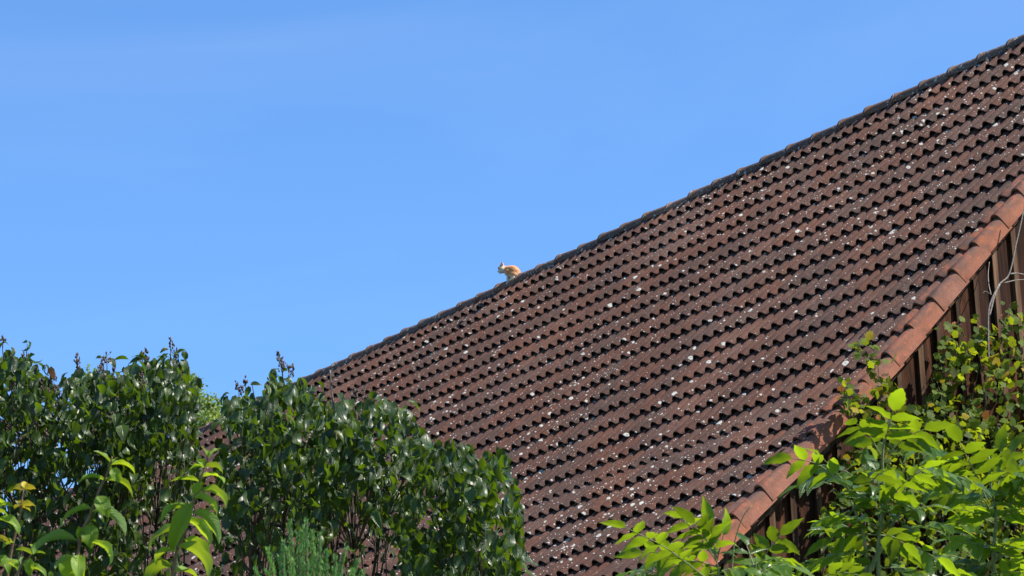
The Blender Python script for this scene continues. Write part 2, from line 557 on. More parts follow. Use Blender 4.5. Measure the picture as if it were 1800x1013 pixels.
def flatten_front(me, t):
    # the front edge is crisp: mark its faces flat
    nx = NX
    sm = np.ones(len(me.polygons), dtype=bool)
    sm[3 * (nx - 1):] = False
    me.polygons.foreach_set('use_smooth', sm)


for me in tile_meshes: flatten_front(me, None)

barn = empty('barn', (0, 0, 0))
tag(barn, 'old wooden barn under a long brown clay tiled roof speckled with white lichen', 'barn')

# roof deck under the tiles, both slopes, follows the change of pitch
sk = KINK * COVER; se = NROW * COVER
prof = []
for s in (0, sk, se):
    y, z, p = slope_pt(s); prof.append((y, z))
deck = []
D0 = 0.022
ylist = [(prof[2][0], prof[2][1]), (prof[1][0], prof[1][1]), (0, RIDGE_Z), (-prof[1][0], prof[1][1]), (-prof[2][0], prof[2][1])]
v, f = [], []
for x in (XEND, -0.06):
    for (y, z) in ylist: v.append((x, y, z - D0))
    for (y, z) in ylist: v.append((x, y, z - D0 - 0.10))
for i in range(4):
    f.append((i, i + 1, 10 + i + 1, 10 + i)); f.append((5 + i + 1, 5 + i, 15 + i, 15 + i + 1))
    f.append((i + 1, i, 5 + i, 5 + i + 1)); f.append((10 + i, 10 + i + 1, 15 + i + 1, 15 + i))
f.append((0, 10, 15, 5)); f.append((4, 9, 19, 14))
roof = obj('roof', T(v, f), MAT_UNDER, barn, smooth=False)

# tiles: course r has its front edge at s = (r+1)*COVER
cells = []
NT = int((-0.225 - XEND) / CW)
for r in range(NROW):
    s0 = r * COVER
    for c in range(NT):
        x = -0.225 - c * CW
        m = slope_frame(x, s0)
        if r == KINK:  # first course after the bend sits half-way
            m = slope_frame(x, s0, (P1 + P2) / 2)
        # individual unevenness
        dz = rnd.uniform(-0.0015, 0.002); dy = rnd.uniform(-0.004, 0.004); rz = rnd.gauss(0, 0.006); rx = rnd.gauss(0, 0.004)
        if rnd.random() < 0.02: rz *= 3; dz += 0.004
        L = np.array(Matrix.Translation((0, dy, dz)) @ Matrix.Rotation(rz, 4, 'Z') @ Matrix.Rotation(rx, 4, 'X'))
        m = m @ L
        ctr = m[:3, 3] + m[:3, 0] * 0.15 + m[:3, 1] * 0.2
        q = CAM_M.T @ (ctr - CAM_P)
        px, py = 900 + FPX * q[0] / q[2], 506.5 + FPX * q[1] / q[2]
        vis = (-20 < px < 1820) and (-20 < py < 1033)
        hidden = (px < 880 and py > 700) or (px > 1400 and py > 800)
        cells.append((q[2] if vis and not hidden else q[2] + 1000, m))
cells.sort(key=lambda t: t[0])
for i, (d, m) in enumerate(cells[:300]):
    inst('tile', tile_meshes[i % 24] if i else tile_meshes[0], m, roof)
rest = [(TILE_T[rnd.randrange(10)], m, rnd.random()) for d, m in cells[300:]]
me = mesh_many('tile_field', rest, [MAT_TILE])
nxf = (NX - 1) * 5 + 4
sm = np.ones((len(rest), nxf), dtype=bool); sm[:, 3 * (NX - 1):] = False
me.polygons.foreach_set('use_smooth', sm.ravel())
tf = tag(link(bpy.data.objects.new('tile_field', me), roof), kind='stuff')

# far slope: one low wave sheet per course, seen by nobody here but real from elsewhere
far = []
xs = [-0.0 - i * 0.0375 for i in range(int(-XEND / 0.0375))]
V, F = [], []
for r in range(NROW):
    for e in (0, 1):
        s = (r + e) * COVER
        y, z, p = slope_pt(s)
        off = 0.002 + 0.024 * e
        ny, nz = math.sin(p), math.cos(p)
        for x in xs:
            h = off + wave(x + 0.075, 0.038)
            V.append((x, -y + ny * h, z + nz * h))
n_ = len(xs)
for r in range(NROW):
    for i in range(n_ - 1):
        a = (2 * r) * n_ + i
        F.append((a, a + 1, a + n_ + 1, a + n_))
fs = tag(obj('far_slope_tiles', T(V, F), MAT_TILE, roof), kind='stuff')


# verge tiles: two orange rolls and a flap turned down over the gable
def verge_template(seed):
    rr = random.Random(seed)
    prof = [(0.222, 0.000), (0.205, 0.004), (0.188, 0.018), (0.170, 0.035), (0.150, 0.042), (0.130, 0.035), (0.112, 0.018), (0.095, 0.004),
            (0.075, 0.000), (0.055, 0.006), (0.038, 0.022), (0.020, 0.037), (0.0, 0.044), (-0.022, 0.043), (-0.040, 0.034), (-0.050, 0.018), (-0.054, -0.01), (-0.058, -0.102)]
    # local x runs towards the far end, so the flap is at negative x
    n = len(prof); V, F, U = [], [], []
    rows = [(-0.03, 0.001, 0.86), (0.2, 0.019, 0.95), (COVER + .006, 0.030, 1.0), (COVER + 0.012, 0.027, 1.0)]
    cum = [0]
    for i in range(1, n): cum.append(cum[-1] + math.dist(prof[i], prof[i - 1]))
    tilt = rr.uniform(-0.003, 0.003)
    for y, b_, k in rows:
        for i, (x, h) in enumerate(prof):
            flap = max(0.0, min(1.0, (0.02 - h) / 0.03)) if x < -0.03 else 0
            V.append((x * (1 if x > -0.02 else (0.90 + 0.10 * k)), y, b_ + h * k + tilt * (y / COVER))); U.append((cum[i] / cum[-1], y / COVER))
    for i, (x, h) in enumerate(prof):      # edge face
        dx = -0.014 if x < -0.045 else 0
        V.append((x - dx, COVER + 0.010, 0.027 + h + tilt - (0.013 if x > -0.045 else 0.002))); U.append((cum[i] / cum[-1], 1))
    for i, (x, h) in enumerate(prof):
        dx = -0.014 if x < -0.045 else 0
        V.append((x - dx, COVER - 0.12, 0.010 + h + tilt - (0.013 if x > -0.045 else 0.002))); U.append((cum[i] / cum[-1], .6))
    for r in range(5):
        for i in range(n - 1):
            a = r * n + i
            F.append((a, a + 1, a + n + 1, a + n))
    e = n - 1
    F.append((n + e, 2 * n + e, 4 * n + e, 5 * n + e)); F.append((2 * n + e, 3 * n + e, 4 * n + e))
    return T(V, F, U)


for r in range(NROW):
    t = verge_template(r)
    me = mesh_many('verge_tile', [(t, None, rnd.random())], [MAT_VERGE])
    sm = np.ones(len(me.polygons), dtype=bool); sm[3 * 17:] = False
    me.polygons.foreach_set('use_smooth', sm)
    m = slope_frame(0, r * COVER, (P1 + P2) / 2 if r == KINK else None)
    m = m @ np.array(Matrix.Translation((rnd.uniform(-.004, .004), rnd.uniform(-.006, .006), rnd.uniform(0, .003))) @ Matrix.Rotation(rnd.gauss(0, .008), 4, 'Z'))
    inst('verge_tile', me, m, roof)

# ridge tiles: tapered half rounds, each with its thick end lapped over the next one farther away
CAPL, CAPC = 0.43, 0.385


def cap_template(seed):
    rr = random.Random(seed)
    V, F, U = [], [], []
    na = 15
    rings = [(0.0, 0.090), (0.30, 0.097), (CAPL - 0.03, 0.100), (CAPL - 0.028, 0.106), (CAPL, 0.106), (CAPL, 0.093), (0.22, 0.085)]
    for x, rad in rings:
        for k in range(na):
            w = R(-94 + 188 * k / (na - 1))
            V.append((-x, math.sin(w) * rad * 1.02, math.cos(w) * rad)); U.append((k / na, x))
    for i in range(len(rings) - 1):
        for k in range(na - 1):
            a = i * na + k
            F.append((a, a + na, a + na + 1, a + 1))
    return T(V, F, U)


cap_meshes = [mesh_many('ridge_tile', [(cap_template(i), None, rnd.random())], [MAT_CAP], smooth=True) for i in range(8)]
for me in cap_meshes:
    sm = np.ones(len(me.polygons), dtype=bool); sm[14 * 2:14 * 3] = False; sm[14 * 4:14 * 5] = False
    me.polygons.foreach_set('use_smooth', sm)
k = 0
x = 0.02
while x > XEND + 0.2:
    m = Matrix.Translation((x, rnd.uniform(-.004, .004), RIDGE_Z - 0.044 + rnd.uniform(-.005, .005))) @ Matrix.Rotation(R(1.4) + rnd.gauss(0, .006), 4, 'Y') @ Matrix.Rotation(rnd.gauss(0, .01), 4, 'Z')
    inst('ridge_tile', cap_meshes[k % 8], np.array(m), roof)
    x -= CAPC; k += 1

# walls
YE = -slope_pt(se)[0] - 0.45
ZE = slope_pt(se)[1] - 0.15
WX = -0.135                                 # plane of the gable cladding


def under_z(y):
    s = abs(y)
    k1 = KINK * COVER * math.cos(P1)
    z = RIDGE_Z - s * math.tan(P1) if s < k1 else RIDGE_Z - k1 * math.tan(P1) - (s - k1) * math.tan(P2)
    return z - 0.155


gv = [(-YE, 0.0), (YE, 0.0), (YE, under_z(YE)), (YE * .66, under_z(YE * .66)), (0, under_z(0)), (-YE * .66, under_z(YE * .66)), (-YE, under_z(YE))]
V = [(WX - 0.06, y, z) for y, z in gv] + [(WX - 0.2, y, z) for y, z in gv]
n7 = 7
F = [tuple(range(7)), tuple(range(13, 6, -1))] + [(i, 7 + i, 7 + (i + 1) % 7, (i + 1) % 7) for i in range(7)]
gable = obj('gable_wall', T(V, F), MAT_UNDER, barn, smooth=False)


def slant_box(x0, x1, y0, y1, z0, za, zb):
    v = [(x0, y0, z0), (x1, y0, z0), (x1, y1, z0), (x0, y1, z0), (x0, y0, za), (x1, y0, za), (x1, y1, zb), (x0, y1, zb)]
    return T(v, [(0, 3, 2, 1), (4, 5, 6, 7), (0, 1, 5, 4), (1, 2, 6, 5), (2, 3, 7, 6), (3, 0, 4, 7)])


BP = 0.205
y = -YE
k = 0
while y < YE - 0.02:
    w = BP * rnd.uniform(0.9, 1.08)
    y1 = min(y + w, YE)
    gap = 0.006
    za, zb = under_z(y), under_z(y1)
    zt = rnd.uniform(0.3, 0.9) * min(za, zb)
    dx = rnd.uniform(0, 0.008)
    cuts = [(0.02, zt - 0.012, zt - 0.012), (zt, za, zb)] if (k % 3 != 1) else [(0.02, za, zb)]
    for j, (a, b1, b2) in enumerate(cuts):
        obj('board', slant_box(WX - 0.05, WX - 0.026 + dx + 0.004 * j, y + gap, y1 - gap, a, b1, b2), MAT_BOARD, gable, tint=rnd.random(), smooth=False)
    if k > 0:
        bw = rnd.uniform(0.036, 0.05)
        tl = rnd.uniform(-0.006, 0.006)
        t = slant_box(WX - 0.018, WX + 0.014, y - bw / 2, y + bw / 2, 0.02, under_z(y - bw / 2) - .003, under_z(y + bw / 2) - .003)
        t.v[4:, 1] += tl
        obj('batten', t, MAT_BATTEN, gable, tint=rnd.random(), smooth=False)
    y = y1
    k += 1
# long walls and far gable
for sgn in (-1, 1):
    obj('side_wall', box(XEND + 0.5, WX - 0.2, sgn * YE - 0.12, sgn * YE + 0.12, 0, ZE - 0.05), MAT_PLASTER, barn, smooth=False)
V2 = [(XEND + 0.3, y, z) for y, z in gv] + [(XEND + 0.5, y, z) for y, z in gv]
obj('far_gable_wall', T(V2, F), MAT_BOARD, barn, smooth=False)
# rafter under the verge
for sgn in (-1, 1):
    v = []
    for x in (-0.125, -0.055):
        for (y, z) in [(0, RIDGE_Z), (prof[1][0], prof[1][1]), (prof[2][0], prof[2][1])]:
            v.append((x, y if sgn < 0 else -y, z - D0 - 0.006 - 0.1)); v.append((x, y if sgn < 0 else -y, z - D0 - 0.006 - 0.165))
    f = [(0, 1, 3, 2), (2, 3, 5, 4), (6, 8, 9, 7), (8, 10, 11, 9), (1, 7, 9, 3), (3, 9, 11, 5), (0, 2, 8, 6), (2, 4, 10, 8), (4, 5, 11, 10), (0, 6, 7, 1)]
    obj('barge_board', T(v, f), MAT_BATTEN, barn, smooth=False)


# ------------------------------------------------------------------ cat
def make_cat():
    Fc = np.array([-0.80, -0.60, 0.0]); Lc = np.array([-0.60, 0.80, 0.0])   # forward; lateral (+ = away from the camera)
    base = np.array([-10.15, 0.01, RIDGE_Z + 0.045])
    root = empty('cat', tuple(base))
    tag(root, 'small ginger and white cat sitting hunched on the roof ridge', 'cat')

    def W(s, h, l): return (Fc * s * 0.93 + np.array([0, 0, h]) + Lc * l) * 1.08
    V, F = [], []

    def blob(c, r, dirs=None):
        c = W(*c); rx, ry, rz = r
        nu, nv = 14, 9
        st = len(V)
        for j in range(nv + 1):
            ph = math.pi * j / nv
            for i in range(nu):
                th = 2 * math.pi * i / nu
                a, h, l = math.sin(ph) * math.cos(th) * rx, math.cos(ph) * ry, math.sin(ph) * math.sin(th) * rz
                V.append(tuple(c + Fc * a + np.array([0, 0, h]) + Lc * l))
        for j in range(nv):
            for i in range(nu):
                F.append((st + j * nu + i, st + j * nu + (i + 1) % nu, st + (j + 1) * nu + (i + 1) % nu, st + (j + 1) * nu + i))

    def limb(pts, rad):
        pp = smooth_path([W(*p) for p in pts], 5)
        rs = np.interp(np.linspace(0, 1, len(pp)), np.linspace(0, 1, len(rad)), rad)
        t = tube(pp, list(rs), 10)
        st = len(V)
        V.extend([tuple(q) for q in t.v]); F.extend([tuple(i + st for i in q) for q in t.f])
        for c_, r_ in ((pts[0], rad[0]), (pts[-1], rad[-1])): blob(c_, (r_, r_, r_))

    limb([(0.005, 0.042, 0), (0.010, 0.070, 0), (0.035, 0.098, 0), (0.075, 0.108, 0), (0.125, 0.116, 0)], (0.046, 0.050, 0.046, 0.038, 0.032))
    blob((0.045, 0.065, 0), (0.055, 0.058, 0.046))
    for sg in (-1, 1):
        blob((0.025, 0.038, sg * 0.034), (0.044, 0.040, 0.020))
        limb([(0.015, 0.004, sg * 0.042), (0.05, -0.008, sg * 0.040), (0.088, -0.030, sg * 0.034)], (0.015, 0.013, 0.013))
        limb([(0.085, 0.085, sg * 0.022), (0.090, 0.035, sg * 0.019), (0.098, -0.028, sg * 0.016)], (0.022, 0.014, 0.011))
        blob((0.107, -0.033, sg * 0.016), (0.017, 0.010, 0.012))
    blob((0.152, 0.114, -0.004), (0.044, 0.040, 0.043))
    blob((0.178, 0.096, -0.012), (0.021, 0.017, 0.020))
    blob((0.172, 0.084, -0.010), (0.016, 0.012, 0.014))
    blob((0.100, 0.080, 0), (0.034, 0.040, 0.030))
    limb([(-0.01, 0.02, 0.03), (-0.035, 0.004, 0.06), (0.0, -0.03, 0.095), (0.05, -0.06, 0.11)], (0.014, 0.013, 0.011, 0.008))
    # ears: thin shells fused with the head
    for (b0, tp, wd) in (((0.146, 0.140, -0.026), (0.134, 0.184, -0.034), 0.037), ((0.172, 0.132, 0.012), (0.228, 0.158, 0.034), 0.030)):
        st = len(V)
        b_, t_ = W(*b0), W(*tp)
        ax = (t_ - b_); side = np.cross(ax, CAM_M[:, 2]); side /= np.linalg.norm(side); nrm = np.cross(ax, side); nrm /= np.linalg.norm(nrm)
        V.extend([tuple(b_ + side * wd - ax * .25), tuple(b_ - side * wd - ax * .25), tuple(b_ + nrm * 0.018 - ax * .2), tuple(b_ - nrm * 0.012 - ax * .2), tuple(t_)])
        F.extend([(st, st + 2, st + 4), (st + 2, st + 1, st + 4), (st + 1, st + 3, st + 4), (st + 3, st, st + 4), (st, st + 3, st + 1, st + 2)])
    me = bpy.data.meshes.new('body'); me.from_pydata(V, [], F); me.update()
    tmp = bpy.data.objects.new('body_tmp', me); COL.objects.link(tmp)
    rm = tmp.modifiers.new('r', 'REMESH'); rm.mode = 'VOXEL'; rm.voxel_size = 0.0036; rm.use_smooth_shade = True
    sm_ = tmp.modifiers.new('s', 'SMOOTH'); sm_.factor = 0.5; sm_.iterations = 3
    dg = bpy.context.evaluated_depsgraph_get()
    me2 = bpy.data.meshes.new_from_object(tmp.evaluated_get(dg))
    bpy.data.objects.remove(tmp); me2.name = 'body'
    m, n, l, b, out = new_mat('ginger_white_fur'); q = NB(n, l)
    tc = n.new('ShaderNodeTexCoord').outputs['Object']
    dot = n.new('ShaderNodeVectorMath'); dot.operation = 'DOT_PRODUCT'; l.new(tc, dot.inputs[0]); dot.inputs[1].default_value = tuple(Fc)
    s_ = dot.outputs['Value']; xyz = q.sep(tc); h_ = xyz[2]
    nz, _ = q.noise(tc, 28.0, 3)
    w = n.new('ShaderNodeTexWave'); l.new(tc, w.inputs[0]); w.inputs['Scale'].default_value = 17.0; w.inputs['Distortion'].default_value = 4.0; w.inputs['Detail'].default_value = 2.0
    org = q.mix(w.outputs[1], (0.46, 0.15, 0.035), (0.58, 0.24, 0.075))
    # ginger saddle over the back and rump, cream flank, white chest, feet and cheek
    sad = q.math('SUBTRACT', q.math('ADD', h_, q.math('MULTIPLY', nz, 0.05)), q.math('MULTIPLY', q.math('ABSOLUTE', q.math('SUBTRACT', s_, 0.03)), 0.35))
    fac = q.rng(sad, 0.020, 0.070)
    fac = q.math('MULTIPLY', fac, q.rng(s_, 0.10, 0.125, 1.0, 0.35))
    c = q.mix(fac, (0.62, 0.50, 0.35), org)
    c = q.mix(q.math('MULTIPLY', q.rng(s_, 0.12, 0.135), q.rng(h_, 0.10, 0.125, 1, 0)), c, (0.60, 0.55, 0.50))
    l.new(c, b.inputs['Base Color']); b.inputs['Roughness'].default_value = 0.75
    b.inputs['Sheen Weight'].default_value = 0.3
    hn, _ = q.noise(tc, 260.0, 3); l.new(q.bump(hn, 0.5, 0.003), b.inputs['Normal'])
    me2.materials.clear(); me2.materials.append(m)
    me2.polygons.foreach_set('use_smooth', np.ones(len(me2.polygons), dtype=bool))
    body = bpy.data.objects.new('body', me2); link(body, root)
    pink, n, l, b, out = new_mat('pink_skin'); b.inputs['Base Color'].default_value = (0.80, 0.30, 0.28, 1); b.inputs['Roughness'].default_value = 0.6
    dk, n, l, b, out = new_mat('dark_eye'); b.inputs['Base Color'].default_value = (0.05, 0.045, 0.02, 1); b.inputs['Roughness'].default_value = 0.15

    def small(name, c, r, mat):
        c = W(*c); vs, fs = [], []
        for j in range(7):
            ph = math.pi * j / 6
            for i in range(10):
                th = 2 * math.pi * i / 10
                vs.append(tuple(c + np.array([math.sin(ph) * math.cos(th), math.sin(ph) * math.sin(th), math.cos(ph)]) * r))
        for j in range(6):
            for i in range(10): fs.append((j * 10 + i, j * 10 + (i + 1) % 10, (j + 1) * 10 + (i + 1) % 10, (j + 1) * 10 + i))
        o = obj(name, T(vs, fs), mat, root); return o
    small('eye', (0.181, 0.118, -0.034), 0.0065, dk)
    small('eye', (0.192, 0.116, -0.006), 0.0065, dk)
    small('nose', (0.200, 0.098, -0.014), 0.0050, pink)
    for (b0, tp, wd) in (((0.145, 0.146, -0.036), (0.136, 0.180, -0.042), 0.018), ((0.180, 0.137, 0.004), (0.214, 0.153, 0.024), 0.009)):
        b_, t_ = W(*b0), W(*tp)
        ax = t_ - b_; side = np.cross(ax, CAM_M[:, 2]); side /= np.linalg.norm(side)
        o = np.cross(side, ax); o /= np.linalg.norm(o)
        o = o * (-1 if o @ CAM_M[:, 2] > 0 else 1)
        vs = [b_ + side * wd, b_ - side * wd, t_]; vs = vs + [p + o * 0.004 for p in vs]
        obj('inner_ear', T(vs, [(0, 1, 2), (3, 5, 4), (0, 3, 4, 1), (1, 4, 5, 2), (2, 5, 3, 0)]), pink, root, smooth=False)


make_cat()


# ------------------------------------------------------------------ leaf shapes
def leaf_template(half, nl, nw, fold=0.3, curl=1.0, twist=0.0, ruffle=0.0, seed=0, serr=0.0):
    """unit leaf along +Y; half(t) = half width at t; curl bends the tip down (towards -Z)"""
    rr = random.Random(seed)
    V, F, U = [], [], []
    ang = 0.0; y = 0.0; z = 0.0
    pts = []
    for i in range(nl + 1):
        pts.append((y, z, ang))
        a = ang - curl * (0.5 + (i + .5) / nl) / nl
        y += math.cos(a) / nl; z += math.sin(a) / nl; ang = a
    k = 1.0 / math.hypot(pts[-1][0], pts[-1][1])
    k = 1.0 if curl > 1.4 else (k + 1) / 2
    for i, (y, z, a) in enumerate(pts):
        t = i / nl
        hw = half(t)
        if serr and i % 2: hw *= (1 + serr)
        for j in range(nw + 1):
            s = -1 + 2 * j / nw
            x = s * hw * (math.cos(fold))
            up = abs(s) * hw * math.sin(fold) + ruffle * abs(s) * math.sin(t * 14 + seed + s * 2) * hw
            tw = twist * t
            xx = x * math.cos(tw) - up * math.sin(tw); uu = x * math.sin(tw) + up * math.cos(tw)
            V.append((xx, (y - math.sin(a) * uu) * k, (z + math.cos(a) * uu) * k)); U.append((0.5 + 0.5 * s, t))
    for i in range(nl):
        for j in range(nw):
            b_ = i * (nw + 1) + j
            F.append((b_, b_ + 1, b_ + nw + 2, b_ + nw + 1))
    return T(V, F, U)


def prof_heart(w): return lambda t: w * (math.sin(math.pi * min(1, max(0.0, t) ** 0.62)) ** 0.85 * (1 - 0.25 * t) + (0.10 if t < 0.02 else 0)) * (1.0 if t < 1 else 0) + 0.004
def prof_lance(w): return lambda t: w * (math.sin(math.pi * min(1, t ** 0.80)) ** 0.9) * (1 - 0.18 * t) + 0.006
def prof_ovate(w): return lambda t: w * (math.sin(math.pi * min(1, t ** 0.70)) ** 1.05) * (1.05 - 0.25 * t) + 0.006


LILAC_T = [leaf_template(prof_heart(0.29), 5, 2, fold=rnd.uniform(0.1, 0.6), curl=rnd.uniform(0.4, 2.3), twist=rnd.uniform(-.5, .5), seed=i) for i in range(10)]
SHOOT_T = [leaf_template(prof_lance(0.165), 9, 4, fold=rnd.uniform(0.12, 0.45), curl=c_, twist=rnd.uniform(-.4, .4), ruffle=0.08, seed=i)
           for i, c_ in enumerate((0.5, 0.9, 1.2, 1.6, 0.7, 1.4))]
PINN_T = [leaf_template(prof_ovate(0.205), 10, 4, fold=rnd.uniform(0.08, 0.35), curl=rnd.uniform(0.2, 1.1), twist=rnd.uniform(-.3, .3), ruffle=0.10, seed=i, serr=0.13) for i in range(8)]
SMALL_T = [leaf_template(prof_ovate(0.3), 2, 2, fold=0.3, curl=0.5, seed=i) for i in range(2)]


def lobed_template(seed):
    rr = random.Random(seed)
    n = 16; V = [(0, 0.42, 0)]; U = [(0.5, 0.4)]; F = []
    for k in range(n):
        a = 2 * math.pi * k / n
        r = 0.48 * (1 + 0.16 * math.cos(5 * a) + rr.uniform(-.08, .08))
        if k == 0: r *= 0.55
        x, y = math.sin(a) * r, 0.42 - math.cos(a) * r
        V.append((x, y, -0.35 * (x * x + (y - .42) ** 2) + 0.14 * abs(x) + rr.uniform(-.03, .03))); U.append((0.5 + x, y))
    for k in range(n): F.append((0, 1 + k, 1 + (k + 1) % n))
    return T(V, F, U)


VINE_T = [lobed_template(i) for i in range(8)]


def meshes_of(name, temps, mat, n):
    out = []
    for i in range(n):
        out.append((mesh_many(name, [(temps[i % len(temps)], None, (i + 0.5) / n)], [mat]), i % len(temps), (i + 0.5) / n))
    return out


def place_leaves(root, items, temps, mat, name='leaf', stuff='foliage', cap=300, meshes=None):
    """items (dist, matrix, tint): the nearest ones are parts, the rest one mass"""
    items.sort(key=lambda t: t[0])
    ms = meshes or meshes_of(name, temps, mat, 24)
    for i, (d, m, ti) in enumerate(items[:cap]):
        me = ms[min(len(ms) - 1, int(ti * len(ms)))][0]
        inst(name, me, m, root)
    if len(items) > cap:
        L = Matrix.Translation(root.location).inverted()
        L = np.array(L)
        rs = [(temps[rnd.randrange(len(temps))], L @ m, ti) for d, m, ti in items[cap:]]
        tag(obj(stuff, rs, mat, root), kind='stuff')


def local(root, pts): return [np.array(p) - np.array(root.location) for p in pts]


def inside(poly, x, y):
    c = False; n = len(poly); j = n - 1
    for i in range(n):
        xi, yi = poly[i]; xj, yj = poly[j]
        if (yi > y) != (yj > y) and x < (xj - xi) * (y - yi) / (yj - yi) + xi: c = not c
        j = i
    return c


# ------------------------------------------------------------------ lilac shrubs
def seed_head(p, sz):
    """a dried upright panicle: small capsules along a few forked twigs"""
    its = []
    top = p + np.array([rnd.gauss(0, .006), rnd.gauss(0, .006), sz])
    its.append((tube([p - np.array([0, 0, sz * .6]), p, top], [0.0022, 0.0018, 0.001], 4), None, .5))
    for k in range(16):
        t = rnd.random()
        w = (1 - t * .7) * sz * 0.38
        c = p + (top - p) * t + np.array([rnd.gauss(0, w * .6), rnd.gauss(0, w * .6), rnd.uniform(-.004, .008)])
        r_ = rnd.uniform(0.0028, 0.0048)
        d = np.array([rnd.gauss(0, .4), rnd.gauss(0, .4), 1.0]); d /= np.linalg.norm(d)
        its.append((tube([c, c + d * r_ * 1.4, c + d * r_ * 3.4], [r_ * .5, r_, r_ * .2], 4), None, .5))
        if k % 3 == 0: its.append((tube([p + (top - p) * max(0, t - .15), c], [0.001, 0.0008], 3), None, .5))
    return its


def lilac(name, label, poly, dens, n, d0, thick, trunks, heads, sprigs, extra_below):
    base = at(trunks[0][0], 1013, d0); base = np.array([base[0], base[1], 0.0])
    root = empty(name, tuple(base))
    tag(root, label, 'shrub')
    xs = [p[0] for p in poly]; ys = [p[1] for p in poly]
    items = []; pts = []
    tries = 0
    while len(items) < n and tries < n * 40:
        tries += 1
        x, y = rnd.uniform(min(xs), max(xs)), rnd.uniform(min(ys), max(ys))
        cl = math.sin(x * .075 + 2.2 * math.sin(y * .031 + 1)) * math.sin(y * .062 + 1.7 * math.sin(x * .027))
        if not inside(poly, x, y) or rnd.random() > dens(x, y) * (.60 + .80 * cl): continue
        x += rnd.gauss(0, 6); y += rnd.gauss(0, 6)
        d = d0 + thick * (rnd.betavariate(1.6, 2.0) - 0.45)
        p = at(x, y, d)
        # hanging leaves, fanned outwards
        az = rnd.uniform(0, 2 * math.pi); dip = rnd.gauss(-1.0, 0.45)
        yd = np.array([math.cos(az) * math.cos(dip), math.sin(az) * math.cos(dip), math.sin(dip)])
        nrm = np.array([math.cos(az) * math.sin(-dip), math.sin(az) * math.sin(-dip), math.cos(dip)]) + nr.normal(0, .35, 3)
        sz = rnd.triangular(0.042, 0.102, 0.070)
        ti = rnd.random() ** 1.1 * 0.97
        if rnd.random() < 0.006: ti = 0.995
        items.append((d, frame(p, yd, nrm, sz * rnd.uniform(.85, 1.15), sz, sz), ti))
        if rnd.random() < 0.05: pts.append((x, y, d, p))
    for (x, y) in extra_below:
        d = d0 + thick * rnd.uniform(-.4, .4)
        p = at(x, y, d); az = rnd.uniform(0, 6.28)
        items.append((d + 50, frame(p, (math.cos(az), math.sin(az), -1.2), (math.cos(az), math.sin(az), .8), 0.06), rnd.random() * .9))
    # the leaves that break the outline, with their own twigs
    wood = []
    for (bx, by, tx, ty, lv) in sprigs:
        d = d0 + rnd.uniform(-.3, .2) * thick
        a, b_ = at(bx, by, d), at(tx, ty, d - .05)
        wood.append((tube(smooth_path([a, (a + b_) / 2 + nr.normal(0, .006, 3), b_], 3), [0.0035, 0.003, 0.0026, 0.0022, 0.002, 0.0016, 0.0014][:7], 5), None, .5))
        for (fx, fy, gx, gy) in lv:
            p, q_ = at(fx, fy, d - .03), at(gx, gy, d - .03 + rnd.uniform(-.03, .03))
            L_ = np.linalg.norm(q_ - p)
            nrm = np.array([0, 0, 1.0]) - CAM_M[:, 2] * rnd.uniform(.1, .9) + nr.normal(0, .3, 3)
            items.append((d - 5, frame(p, q_ - p, nrm, L_ * 1.05), rnd.uniform(.2, .96)))
    # limbs
    trunk_tops = []
    for (tx, ty, rad) in trunks:
        top = at(tx, ty, d0 + rnd.uniform(-.2, .2))
        b_ = np.array([base[0] + (top[0] - base[0]) * .35 + rnd.gauss(0, .1), base[1] + (top[1] - base[1]) * .35 + rnd.gauss(0, .1), -0.05])
        mid = (b_ + top) / 2 + nr.normal(0, .10, 3)
        path = smooth_path([b_, mid, top], 6)
        trunk_tops.append(path)
        wood.append((tube(path, list(np.linspace(rad * 0.9, rad * .14, len(path))), 7), None, .5))
    for (x, y, d, p) in pts:
        path = trunk_tops[rnd.randrange(len(trunk_tops))]
        best = min(trunk_tops, key=lambda pa: np.linalg.norm(pa[-1] - p))
        cand = [q_ for q_ in best if q_[2] < p[2] - 0.08]
        if not cand: continue
        s = cand[-1] if rnd.random() < .6 else cand[max(0, len(cand) - 2)]
        mid = s * .4 + p * .6 + nr.normal(0, .03, 3); mid[2] -= 0.04
        path = smooth_path([s, mid, p], 3)
        wood.append((tube(path, list(np.linspace(0.0042, 0.0016, len(path))), 4, False), None, .5))
    L = np.array(Matrix.Translation(root.location).inverted())
    obj('stems', [(t, L, .5) for t, _, _ in wood], MAT_BARK, root)
    hd = []
    for (x, y) in heads:
        hd += seed_head(at(x, y, d0 - .1 * thick + rnd.uniform(-.3, .3) * thick), rnd.uniform(0.028, 0.058))
    if hd: tag(obj('seed_heads', [(t, L, .5) for t, _, _ in hd], MAT_SEED, root), kind='stuff')
    place_leaves(root, items, LILAC_T, MAT_LILAC)
    return root


poly_l = [(-60, 640), (0, 628), (20, 612), (45, 615), (60, 640), (90, 648), (100, 668), (135, 650), (160, 655), (190, 655), (230, 640), (270, 632), (300, 628), (328, 642), (335, 668),
          (343, 700), (335, 740), (345, 765), (340, 800), (345, 860), (330, 940), (300, 1040), (-60, 1040)]


def dens_l(x, y):
    d = 1.0
    if y > 790:
        d = max(0.34, 1 - (y - 790) / 150.0)
        if x > 250: d *= 0.45
        if x < 220: d = max(d, 0.55)
        if y > 930 and x < 220: d = 0.36
    return d


